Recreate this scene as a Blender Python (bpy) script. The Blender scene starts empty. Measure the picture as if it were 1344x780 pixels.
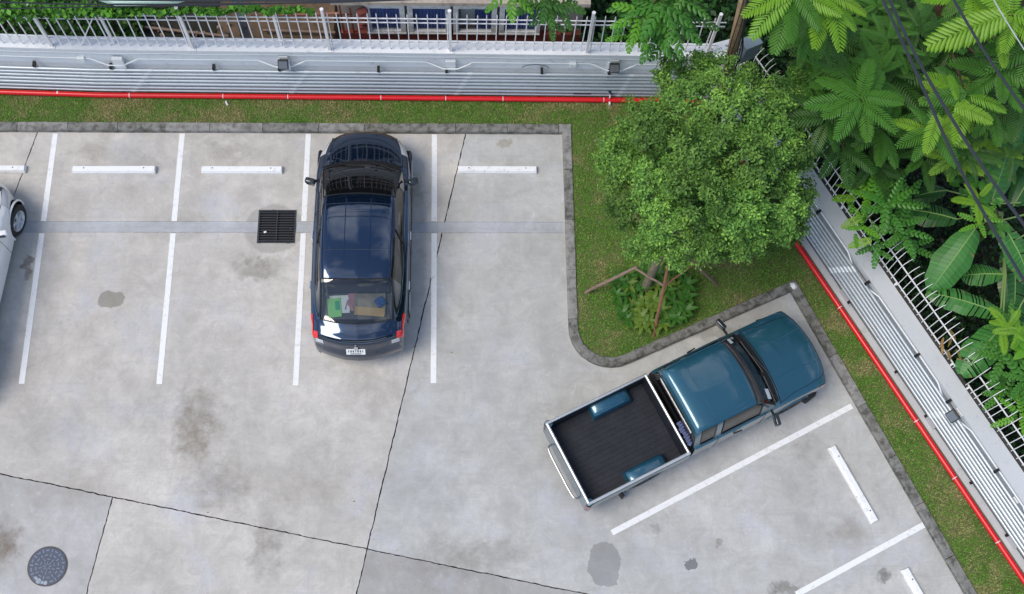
import bpy, math, random
import numpy as np
from mathutils import Vector, Matrix
random.seed(7)
RNG = np.random.default_rng(11)
PI = math.pi
SC = bpy.context.scene
COL = SC.collection

# ------------------------------------------------------------------ camera
F_PX, PITCH, ROLL, YAW, CAM_H = 1538.9, 0.345438, 0.106994, -0.114504, 21.136
def _rx(a): return Matrix.Rotation(a, 3, 'X')
def _rz(a): return Matrix.Rotation(a, 3, 'Z')
CAM_R = _rz(YAW) @ _rx(PITCH) @ _rz(ROLL)
cam_d = bpy.data.cameras.new("camera")
cam_d.sensor_fit = 'HORIZONTAL'
cam_d.sensor_width = 36.0
cam_d.lens = 36.0 * F_PX / 1344.0
cam_d.clip_start = 0.2
cam_d.clip_end = 2000
cam = bpy.data.objects.new("camera", cam_d)
cam.matrix_world = Matrix.Translation((0, 0, CAM_H)) @ CAM_R.to_4x4()
COL.objects.link(cam)
SC.camera = cam

# ------------------------------------------------------------------ light
SUN_ELEV, SUN_AZ = math.radians(59), math.radians(250)   # azimuth clockwise from +Y
SC.view_settings.view_transform = 'Standard'
SC.view_settings.look = 'None'
SC.view_settings.gamma = 1.0
SC.view_settings.exposure = 0.47
W = bpy.data.worlds.new("World"); SC.world = W; W.use_nodes = True
nt = W.node_tree; nt.nodes.clear()
wo = nt.nodes.new('ShaderNodeOutputWorld'); bg = nt.nodes.new('ShaderNodeBackground')
sky = nt.nodes.new('ShaderNodeTexSky'); sky.sky_type = 'NISHITA'; sky.sun_disc = False
sky.sun_elevation = SUN_ELEV; sky.sun_rotation = SUN_AZ
sky.air_density = 1.0; sky.dust_density = 0.5; sky.ozone_density = 2.0
tc = nt.nodes.new('ShaderNodeTexCoord')
mp = nt.nodes.new('ShaderNodeMapping'); mp.inputs['Scale'].default_value = (1, 1, 1.6)
nz = nt.nodes.new('ShaderNodeTexNoise'); nz.inputs['Scale'].default_value = 3.1
nz.inputs['Detail'].default_value = 7; nz.inputs['Roughness'].default_value = 0.55
cr = nt.nodes.new('ShaderNodeValToRGB')
cr.color_ramp.elements[0].position = 0.50; cr.color_ramp.elements[1].position = 0.74
mx = nt.nodes.new('ShaderNodeMix'); mx.data_type = 'RGBA'
mx.inputs['B'].default_value = (9.3, 9.4, 9.6, 1)
L = nt.links.new
L(tc.outputs['Generated'], mp.inputs['Vector']); L(mp.outputs[0], nz.inputs['Vector'])
L(nz.outputs['Fac'], cr.inputs['Fac']); L(cr.outputs['Color'], mx.inputs['Factor'])
L(sky.outputs['Color'], mx.inputs['A']); L(mx.outputs['Result'], bg.inputs['Color'])
bg.inputs['Strength'].default_value = 0.13
L(bg.outputs[0], wo.inputs[0])
sd = bpy.data.lights.new("sun", 'SUN'); sd.energy = 1.9; sd.angle = math.radians(30)
sd.color = (1.0, 0.92, 0.80)
sun = bpy.data.objects.new("sun", sd); COL.objects.link(sun)
sdir = Vector((math.sin(SUN_AZ) * math.cos(SUN_ELEV), math.cos(SUN_AZ) * math.cos(SUN_ELEV), math.sin(SUN_ELEV)))
sun.rotation_euler = sdir.to_track_quat('Z', 'Y').to_euler()
sun.location = (0, 0, 40)

# ------------------------------------------------------------------ survey helper
def U(px, py, z=0.0):
    """where the sight line of a surveyed photo point meets the height z (metres)"""
    d = CAM_R @ Vector(((px - 672) / F_PX, -(py - 390) / F_PX, -1.0))
    t = (z - CAM_H) / d.z
    return Vector((d.x * t, d.y * t, z))

# ------------------------------------------------------------------ materials
def new_mat(name):
    m = bpy.data.materials.new(name); m.use_nodes = True
    return m, m.node_tree, m.node_tree.nodes['Principled BSDF']
def N(t, kind, **kw):
    n = t.nodes.new(kind)
    for k, v in kw.items():
        if k in n.inputs: n.inputs[k].default_value = v
        else: setattr(n, k, v)
    return n
def c4(c): return (c[0], c[1], c[2], 1)
def mixc(t, fac, a, b, mode='MIX'):
    m = t.nodes.new('ShaderNodeMix'); m.data_type = 'RGBA'; m.blend_type = mode
    for key, v in (('Factor', fac), ('A', a), ('B', b)):
        if hasattr(v, 'is_linked') or isinstance(v, bpy.types.NodeSocket): t.links.new(v, m.inputs[key])
        elif isinstance(v, (int, float)): m.inputs[key].default_value = v
        else: m.inputs[key].default_value = c4(v)
    return m.outputs['Result']
def ramp(t, sock, a, b, ca=(0, 0, 0), cb=(1, 1, 1)):
    r = t.nodes.new('ShaderNodeValToRGB')
    r.color_ramp.elements[0].position = a; r.color_ramp.elements[1].position = b
    r.color_ramp.elements[0].color = c4(ca); r.color_ramp.elements[1].color = c4(cb)
    t.links.new(sock, r.inputs['Fac']); return r.outputs['Color']
def noise(t, vec, scale, detail=4, rough=0.55, dist=0.0):
    n = N(t, 'ShaderNodeTexNoise', Scale=scale, Detail=detail, Roughness=rough, Distortion=dist)
    t.links.new(vec, n.inputs['Vector']); return n.outputs['Fac']
def simple(name, col, rough=0.6, metal=0.0, vary=0.12, scale=6.0, bump=0.0, bscale=60.0, coat=0.0, dirt=None, spec=None, dirt_rng=(0.5, 0.72)):
    m, t, p = new_mat(name)
    g = t.nodes.new('ShaderNodeNewGeometry').outputs['Position']
    f = noise(t, g, scale)
    lo = tuple(x * (1 - vary) for x in col); hi = tuple(min(1, x * (1 + vary)) for x in col)
    c = mixc(t, f, lo, hi)
    if dirt:
        f2 = ramp(t, noise(t, g, scale * 0.8 + 3, 8, 0.7), *dirt_rng)
        c = mixc(t, f2, c, dirt)
    t.links.new(c, p.inputs['Base Color'])
    p.inputs['Roughness'].default_value = rough; p.inputs['Metallic'].default_value = metal
    p.inputs['Coat Weight'].default_value = coat; p.inputs['Coat Roughness'].default_value = 0.03
    if spec is not None: p.inputs['Specular IOR Level'].default_value = spec
    if bump:
        b = N(t, 'ShaderNodeBump', Strength=bump, Distance=0.01)
        t.links.new(noise(t, g, bscale, 5), b.inputs['Height']); t.links.new(b.outputs[0], p.inputs['Normal'])
    return m
def leafmat(name, rough=0.45, transl=0.3, col=None, spec=0.4):
    m, t, p = new_mat(name)
    if col is None:
        c = N(t, 'ShaderNodeAttribute', attribute_name='Col').outputs['Color']
    else:
        oi = t.nodes.new('ShaderNodeObjectInfo').outputs['Random']
        g = t.nodes.new('ShaderNodeNewGeometry').outputs['Position']
        a = mixc(t, noise(t, g, 7, 3), tuple(x * .7 for x in col), tuple(x * 1.3 for x in col))
        c = mixc(t, oi, a, (col[0] * 1.5, col[1] * 1.15, col[2] * .9))
        c = mixc(t, 0.5, a, c)      # half-strength per-leaf variation
    t.links.new(c, p.inputs['Base Color'])
    p.inputs['Roughness'].default_value = rough
    p.inputs['Specular IOR Level'].default_value = spec
    tr = t.nodes.new('ShaderNodeBsdfTranslucent'); t.links.new(c, tr.inputs['Color'])
    ms = t.nodes.new('ShaderNodeMixShader'); ms.inputs[0].default_value = transl
    out = t.nodes['Material Output']
    t.links.new(p.outputs[0], ms.inputs[1]); t.links.new(tr.outputs[0], ms.inputs[2]); t.links.new(ms.outputs[0], out.inputs[0])
    return m

# concrete of the lot, with its staining and some painted shade (positions in metres on the slab)
def U2(px, py): v = U(px, py); return (v.x, v.y)
STAINS_AND_SHADE = [  # px, py, rx, ry (m), edge softness, strength, colour, wobble
    (145, 394, .26, .17, .07, .60, (.20, .185, .15), .16),
    (793, 740, .30, .41, .04, .55, (.20, .20, .20), .16),
    (258, 560, .55, 1.0, .9, .55, (.22, .19, .15), .8),
    (290, 640, .75, .55, .9, .40, (.22, .20, .17), .8),
    (335, 350, .55, .30, .8, .50, (.22, .20, .165), .6),
    (6, 715, .35, .50, .7, .65, (.17, .135, .10), .5),
    (36, 350, .11, .24, .3, .70, (.19, .15, .12), .4),
    (548, 252, .22, .38, .8, .40, (.26, .225, .16), .4),
    (660, 190, .18, .14, .5, .50, (.30, .27, .21), .5),
    (348, 710, .30, .75, .9, .40, (.23, .21, .18), .8),
    (1159, 757, .16, .10, .5, .70, (.17, .16, .15), .3),
    (1030, 775, .30, .14, .7, .60, (.20, .19, .17), .5),
    (908, 738, .13, .10, .05, .75, (.14, .14, .15), .35),
    (948, 712, .10, .06, .3, .40, (.22, .19, .16), .5),
    (1060, 590, .45, .22, .9, .35, (.26, .245, .225), .6),
    (1110, 700, .38, .26, .9, .38, (.27, .24, .22), .6),
    (860, 693, .16, .12, .4, .40, (.25, .25, .25), .4),
    (180, 215, .7, .45, .9, .30, (.28, .26, .23), .8),
    (560, 640, 1.1, .5, .9, .22, (.30, .30, .31), .8),
    (60, 560, 1.0, .6, .9, .25, (.28, .27, .27), .8),
    (610, 730, 1.6, .35, .9, .38, (.25, .23, .20), .8),
    (760, 600, .6, .9, .9, .20, (.30, .29, .28), .8),
    (200, 540, 1.0, .3, .9, .22, (.30, .31, .35), .8),
    (420, 590, .6, .8, .9, .20, (.28, .27, .25), .8),
    (840, 560, .6, .5, .9, .16, (.30, .30, .30), .8),
    (360, 300, .62, .52, .10, .42, (.26, .245, .22), .12),
    (930, 435, .9, .14, .6, .35, (.22, .21, .18), .3),  # the pickup's shade along the kerb, painted into the slab colour
    (20, 480, .8, .8, .9, .22, (.28, .26, .25), .8),
    (120, 195, .5, .3, .9, .35, (.27, .24, .20), .8),
    (300, 200, .6, .3, .9, .35, (.27, .24, .20), .8),
    (230, 300, .9, .35, .9, .30, (.29, .265, .23), .8),
    (400, 640, 1.2, .6, .9, .28, (.29, .265, .23), .9),
    (90, 640, 1.2, .5, .9, .28, (.30, .275, .24), .9),
    (500, 520, .8, .5, .9, .25, (.29, .27, .24), .9),
    (640, 480, .5, 1.1, .9, .16, (.33, .34, .36), .8),
]
def concrete(name, tint=(.57, .535, .485), smear=1.0, stains_and_shade=True, warm=0.0):
    m, t, p = new_mat(name)
    g = t.nodes.new('ShaderNodeNewGeometry').outputs['Position']
    big = noise(t, g, 0.45, 5, 0.6)
    c = mixc(t, ramp(t, big, .38, .62), tuple(x * .86 for x in tint), tuple(min(1, x * 1.08) for x in tint))
    mid = noise(t, g, 2.2, 8, 0.72, .6)
    mm = t.nodes.new('ShaderNodeMix'); mm.data_type = 'RGBA'; mm.blend_type = 'MULTIPLY'; mm.inputs['Factor'].default_value = 1
    t.links.new(ramp(t, mid, .36, .66, (.78, .775, .765), (1.04, 1.04, 1.04)), mm.inputs['B']); t.links.new(c, mm.inputs['A']); c = mm.outputs['Result']
    # bluish laitance patches
    c = mixc(t, ramp(t, noise(t, g, .9, 6, .65, .4), .52, .70, (0, 0, 0), (.6, .6, .6)), c, (.45, .465, .53))
    dk = noise(t, g, 1.6, 9, .78, 1.2)
    c = mixc(t, ramp(t, dk, .56, .74, (0, 0, 0), (.50, .50, .50)), c, (.27, .255, .235))
    fb = noise(t, g, 24, 8, .8, .5)
    c = mixc(t, ramp(t, fb, .52, .72, (0, 0, 0), (.30, .30, .30)), c, (.30, .285, .27))
    # broom and trowel smears
    mp1 = N(t, 'ShaderNodeMapping'); mp1.inputs['Scale'].default_value = (1.1, 11, 1); mp1.inputs['Rotation'].default_value = (0, 0, .25)
    t.links.new(g, mp1.inputs['Vector'])
    sm = ramp(t, noise(t, mp1.outputs[0], 1.0, 6, .65, .8), .52, .80, (0, 0, 0), (.35 * smear,) * 3)
    c = mixc(t, sm, c, (.30, .29, .28))
    mp2 = N(t, 'ShaderNodeMapping'); mp2.inputs['Scale'].default_value = (12, 1.4, 1); mp2.inputs['Rotation'].default_value = (0, 0, -.1)
    t.links.new(g, mp2.inputs['Vector'])
    sm = ramp(t, noise(t, mp2.outputs[0], 1.0, 5, .6, .8), .56, .82, (0, 0, 0), (.30 * smear,) * 3)
    c = mixc(t, sm, c, (.31, .305, .30))
    # blotchy cement skin, hairline scratches
    bl_ = noise(t, g, 7.5, 10, .82, .9)
    c = mixc(t, ramp(t, bl_, .50, .66, (0, 0, 0), (.42, .42, .42)), c, (.33, .315, .295))
    c = mixc(t, ramp(t, noise(t, g, 5.2, 9, .8, 1.4), .56, .70, (0, 0, 0), (.5, .5, .5)), c, (.66, .65, .635))
    mp3 = N(t, 'ShaderNodeMapping'); mp3.inputs['Scale'].default_value = (2.2, 60, 1); mp3.inputs['Rotation'].default_value = (0, 0, .9)
    t.links.new(g, mp3.inputs['Vector'])
    c = mixc(t, ramp(t, noise(t, mp3.outputs[0], 1.0, 4, .6, .3), .70, .78, (0, 0, 0), (.35 * smear,) * 3), c, (.25, .24, .23))
    # dark specks and grit
    sp = ramp(t, noise(t, g, 15, 3, .7), .685, .73, (0, 0, 0), (.60, .60, .60))
    c = mixc(t, sp, c, (.22, .20, .18))
    fine = noise(t, g, 70, 6, .7)
    c = mixc(t, ramp(t, fine, .3, .7, (.0, .0, .0), (.22, .22, .22)), c, (.62, .61, .60))
    if stains_and_shade:
        wn = N(t, 'ShaderNodeTexNoise', Scale=3.2, Detail=6, Roughness=.65); t.links.new(g, wn.inputs['Vector'])
        wob = N(t, 'ShaderNodeVectorMath', operation='SUBTRACT'); t.links.new(wn.outputs['Color'], wob.inputs[0]); wob.inputs[1].default_value = (.5, .5, .5)
        tex = ramp(t, noise(t, g, 6, 7, .75), .25, .62, (.25, .25, .25), (1, 1, 1))
        for (sx, sy, rx, ry, soft, st, col, wb) in STAINS_AND_SHADE:
            x, y = U2(sx, sy)
            sc = N(t, 'ShaderNodeVectorMath', operation='SCALE'); sc.inputs['Scale'].default_value = wb * 1.6
            t.links.new(wob.outputs[0], sc.inputs[0])
            ad = N(t, 'ShaderNodeVectorMath', operation='ADD'); t.links.new(sc.outputs[0], ad.inputs[0]); t.links.new(g, ad.inputs[1])
            sb = N(t, 'ShaderNodeVectorMath', operation='SUBTRACT'); t.links.new(ad.outputs[0], sb.inputs[0]); sb.inputs[1].default_value = (x, y, 0)
            ml = N(t, 'ShaderNodeVectorMath', operation='MULTIPLY'); t.links.new(sb.outputs[0], ml.inputs[0]); ml.inputs[1].default_value = (1 / rx, 1 / ry, 0)
            ln = N(t, 'ShaderNodeVectorMath', operation='LENGTH'); t.links.new(ml.outputs[0], ln.inputs[0])
            mr = t.nodes.new('ShaderNodeMapRange'); mr.interpolation_type = 'SMOOTHSTEP'
            mr.inputs['From Min'].default_value = 1 + soft * .25; mr.inputs['From Max'].default_value = 1 - soft
            mr.inputs['To Min'].default_value = 0; mr.inputs['To Max'].default_value = min(.9, st * (1.7 if soft > .25 else 1.1))
            t.links.new(ln.outputs['Value'], mr.inputs['Value'])
            fac = mr.outputs[0]
            if soft > .25:
                mu = N(t, 'ShaderNodeMath', operation='MULTIPLY'); t.links.new(fac, mu.inputs[0]); t.links.new(tex, mu.inputs[1]); fac = mu.outputs[0]
            c = mixc(t, fac, c, col)
    t.links.new(c, p.inputs['Base Color'])
    p.inputs['Roughness'].default_value = .72
    p.inputs['Specular IOR Level'].default_value = .25
    b = N(t, 'ShaderNodeBump', Strength=.25, Distance=.006)
    t.links.new(noise(t, g, 38, 7, .7), b.inputs['Height']); t.links.new(b.outputs[0], p.inputs['Normal'])
    return m

def carpaint(name, col, metal=.0, dust=.10, rough=.35, ior=1.6, spec=.5):
    m, t, p = new_mat(name)
    g = t.nodes.new('ShaderNodeNewGeometry').outputs['Position']
    c = mixc(t, ramp(t, noise(t, g, 9, 7, .7), .5, .8, (0, 0, 0), (dust, dust, dust)), col, (.30, .28, .25))
    t.links.new(c, p.inputs['Base Color'])
    p.inputs['Metallic'].default_value = metal; p.inputs['Roughness'].default_value = rough; p.inputs['Specular IOR Level'].default_value = spec
    p.inputs['Coat Weight'].default_value = 1.0; p.inputs['Coat Roughness'].default_value = .035; p.inputs['Coat IOR'].default_value = ior
    b = N(t, 'ShaderNodeBump', Strength=.03, Distance=.01)
    t.links.new(noise(t, g, 4, 2, .4), b.inputs['Height']); t.links.new(b.outputs[0], p.inputs['Coat Normal'])
    return m
def glass(name, tint=(.25, .27, .28), alpha=.45):
    m, t, p = new_mat(name)
    t.nodes.remove(p)
    tr = N(t, 'ShaderNodeBsdfTransparent'); tr.inputs['Color'].default_value = c4(tint)
    gl = N(t, 'ShaderNodeBsdfGlossy'); gl.inputs['Roughness'].default_value = .03
    gl.inputs['Color'].default_value = (1, 1, 1, 1)
    fr = N(t, 'ShaderNodeLayerWeight', Blend=.5)      # Schlick, the same from both sides of the sheet
    pw = t.nodes.new('ShaderNodeMath'); pw.operation = 'POWER'; pw.inputs[1].default_value = 5.0
    mr = t.nodes.new('ShaderNodeMath'); mr.operation = 'MULTIPLY_ADD'; mr.inputs[1].default_value = .9; mr.inputs[2].default_value = alpha + .035
    ms = t.nodes.new('ShaderNodeMixShader')
    t.links.new(fr.outputs['Facing'], pw.inputs[0]); t.links.new(pw.outputs[0], mr.inputs[0]); t.links.new(mr.outputs[0], ms.inputs[0])
    t.links.new(tr.outputs[0], ms.inputs[1]); t.links.new(gl.outputs[0], ms.inputs[2])
    t.links.new(ms.outputs[0], t.nodes['Material Output'].inputs[0])
    return m

M = {}
M['slab_a'] = concrete('concrete_slab_pale')
M['slab_b'] = concrete('concrete_slab_cool', (.50, .495, .47), 1.3)
M['slab_c'] = concrete('concrete_slab_old', (.46, .445, .43), .8)
M['slab_d'] = concrete('concrete_slab_dark', (.37, .355, .335), .8)
M['gutter'] = concrete('concrete_gutter', (.44, .46, .49), 2.2, False)
M['joint'] = simple('joint_filler', (.02, .018, .02), .9)
M['paint'] = simple('white_road_paint', (.80, .80, .79), .6, vary=.06, scale=9, dirt=(.50, .49, .46), dirt_rng=(.54, .74), bump=.2)
M['stop'] = simple('white_painted_concrete', (.82, .82, .82), .55, vary=.05, dirt=(.42, .40, .37), dirt_rng=(.56, .72), bump=.2)
M['kerb'] = simple('kerb_concrete', (.21, .205, .19), .85, vary=.45, scale=5, dirt=(.075, .075, .062), dirt_rng=(.45, .62), bump=.5)
M['kerb2'] = simple('kerb_concrete_pale', (.27, .265, .25), .85, vary=.3, scale=5, dirt=(.14, .13, .12), dirt_rng=(.46, .62), bump=.5)
M['soil'] = simple('soil', (.13, .085, .05), .95, vary=.5, scale=3, dirt=(.05, .035, .02), bump=.6)
M['dark_soil'] = simple('damp_leaf_mould', (.022, .02, .014), .95, vary=.6, scale=2.5, bump=.6)
M['ground'] = simple('ground_soil', (.018, .020, .011), .95, vary=.5, scale=.6)
M['white_wall'] = simple('white_wall_render', (.74, .75, .76), .75, vary=.05, scale=2, dirt=(.48, .48, .47), dirt_rng=(.56, .78), bump=.15)
M['grey_wall'] = simple('grey_wall_render', (.46, .475, .49), .75, vary=.07, scale=2, dirt=(.40, .40, .40), dirt_rng=(.55, .8), bump=.15)
M['coping'] = simple('coping_paint', (.53, .54, .55), .75, vary=.05, scale=1.5, dirt=(.40, .40, .39), dirt_rng=(.56, .8), bump=.15)
M['moss'] = simple('mossy_concrete', (.06, .055, .045), .95, vary=.6, scale=9, dirt=(.25, .24, .22), dirt_rng=(.64, .72), bump=.6)
M['dark_steel'] = simple('grey_steel_tube', (.35, .36, .37), .35, metal=.8, vary=.1)
M['galv'] = simple('galvanised_pipe', (.54, .585, .62), .42, metal=.55, vary=.10, scale=3, dirt=(.36, .38, .40), dirt_rng=(.55, .8))
M['galv2'] = simple('galvanised_fitting', (.57, .61, .64), .45, metal=.35, vary=.1)
M['red'] = simple('red_gloss_paint', (.66, .010, .016), .30, vary=.10, scale=3, dirt=(.45, .03, .03), dirt_rng=(.62, .8))
M['white_metal'] = simple('white_painted_steel', (.80, .78, .78), .5, vary=.05, dirt=(.50, .42, .36), dirt_rng=(.66, .8))
M['white_plastic'] = simple('white_plastic', (.80, .81, .80), .45, vary=.03)
M['black'] = simple('black_plastic', (.012, .012, .013), .45, vary=.2)
M['rubber'] = simple('tyre_rubber', (.022, .022, .023), .8, vary=.3)
M['chrome'] = simple('chrome', (.80, .80, .80), .14, metal=1.0, vary=.05)
M['dull_chrome'] = simple('brushed_steel_rail', (.82, .80, .77), .30, metal=.8, vary=.08, dirt=(.55, .50, .45), dirt_rng=(.66, .8))
M['iron'] = simple('cast_iron_grate', (.05, .053, .06), .5, metal=.5, vary=.3)
M['iron_pattern'] = simple('manhole_pattern', (.10, .14, .22), .3, metal=.1, vary=.3, scale=10, coat=.3)
M['iron_blue'] = simple('manhole_paint', (.030, .045, .085), .34, metal=.1, vary=.3, scale=10, dirt=(.03, .035, .05), bump=.2)
M['pit'] = simple('pit_dark', (.006, .006, .006), .9)
M['wood'] = simple('weathered_wood', (.25, .17, .13), .85, vary=.3, scale=12, dirt=(.11, .07, .05), bump=.5)
M['wood_red'] = simple('reddish_wood', (.27, .115, .07), .85, vary=.3, scale=12, dirt=(.12, .06, .04), bump=.5)
M['bark'] = simple('bark', (.20, .17, .11), .9, vary=.4, scale=14, dirt=(.07, .06, .04), bump=.8)
M['bark_brown'] = simple('bark_brown', (.14, .085, .05), .9, vary=.4, scale=10, dirt=(.06, .04, .025), bump=.8)
M['pole'] = simple('wooden_pole', (.52, .34, .19), .85, vary=.3, scale=7, dirt=(.14, .085, .05), bump=.5)
M['cable'] = simple('cable_black', (.022, .026, .034), .45, vary=.2)
M['cable_grey'] = simple('cable_grey', (.40, .43, .45), .5)
M['box_grey'] = simple('grey_enclosure', (.22, .28, .31), .5, vary=.05)
M['paper'] = simple('paper_white', (.78, .80, .80), .7, vary=.05)
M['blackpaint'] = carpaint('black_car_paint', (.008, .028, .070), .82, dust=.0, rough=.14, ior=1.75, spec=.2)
M['tealpaint'] = carpaint('teal_truck_paint', (.018, .100, .150), .45, dust=.05, rough=.33)
M['whitepaint'] = carpaint('white_car_paint', (.80, .80, .80), 0, rough=.35)
M['glass_dark'] = glass('tinted_glass', (.06, .06, .07), .03)
M['glass_clear'] = glass('clear_glass', (.62, .66, .66), .05)
M['glass_ws'] = glass('windscreen_glass', (.30, .31, .33), .04)
M['glass_house'] = glass('house_glass', (.55, .6, .65), .04)
M['taillight'] = simple('tail_lamp_red', (.70, .010, .012), .12, vary=.15, scale=25, coat=1)
M['lamp_clear'] = simple('lamp_clear', (.55, .56, .58), .12, vary=.25, scale=20, coat=1)
M['mirror_face'] = simple('mirror_face', (.02, .025, .03), .05, metal=.0, coat=1)
M['amber'] = simple('amber_lens', (.75, .20, .02), .15, coat=1)
M['lens_dark'] = simple('floodlight_lens', (.12, .125, .13), .15, coat=1)
M['purple_tint'] = simple('windscreen_tint', (.018, .008, .012), .12, coat=.3)
M['gloss_black'] = simple('rear_glass_black', (.006, .006, .008), .08, coat=.3)
M['blue_grey'] = simple('blue_grey_cloth', (.10, .12, .22), .9, vary=.3, scale=20)
M['dark_teal'] = carpaint('arch_paint', (.02, .05, .06), .2, rough=.4)
M['mirror_shell'] = simple('mirror_shell_black', (.012, .02, .025), .25, coat=.5)
M['liner'] = simple('black_bed_liner', (.006, .008, .014), .6, vary=.3, scale=2.5, dirt=(.018, .020, .030), dirt_rng=(.42, .75), bump=.4, bscale=30)
M['bed_teal'] = carpaint('inner_bed_paint', (.012, .09, .15), .4, rough=.35)
M['taillight_dark'] = simple('dusty_red_lamp', (.20, .035, .03), .3, coat=.6)
M['leaf'] = leafmat('leaf_green', .5, .14, spec=.25)
M['grass'] = leafmat('grass_blade', .7, .2, spec=.1)

def leafc(key, col, **kw): M[key] = leafmat(key, col=col, **kw)
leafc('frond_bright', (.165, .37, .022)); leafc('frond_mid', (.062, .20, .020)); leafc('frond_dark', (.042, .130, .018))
leafc('frond_yellow', (.20, .40, .03)); M['banana'] = leafmat('banana_leaf', .35, .25)
leafc('broad', (.060, .22, .026)); leafc('broad_bright', (.11, .33, .022)); leafc('shrub_yellow', (.13, .24, .035)); leafc('shrub_green', (.050, .17, .022))
leafc('dry_leaf', (.26, .17, .05)); leafc('vine', (.070, .20, .020))

# ------------------------------------------------------------------ object helpers
def link(o, parent=None):
    COL.objects.link(o)
    if parent is not None: o.parent = parent
    return o
def tag(o, label=None, cat=None, group=None, kind=None):
    if label: o['label'] = label
    if cat: o['category'] = cat
    if group: o['group'] = group
    if kind: o['kind'] = kind
    return o
def thing(name, loc, label, cat, group=None, rz=0.0):
    o = bpy.data.objects.new(name, None); o.empty_display_size = .2
    o.location = loc; o.rotation_euler = (0, 0, rz)
    link(o); return tag(o, label, cat, group)
def V(*a): return Vector(a)

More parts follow.
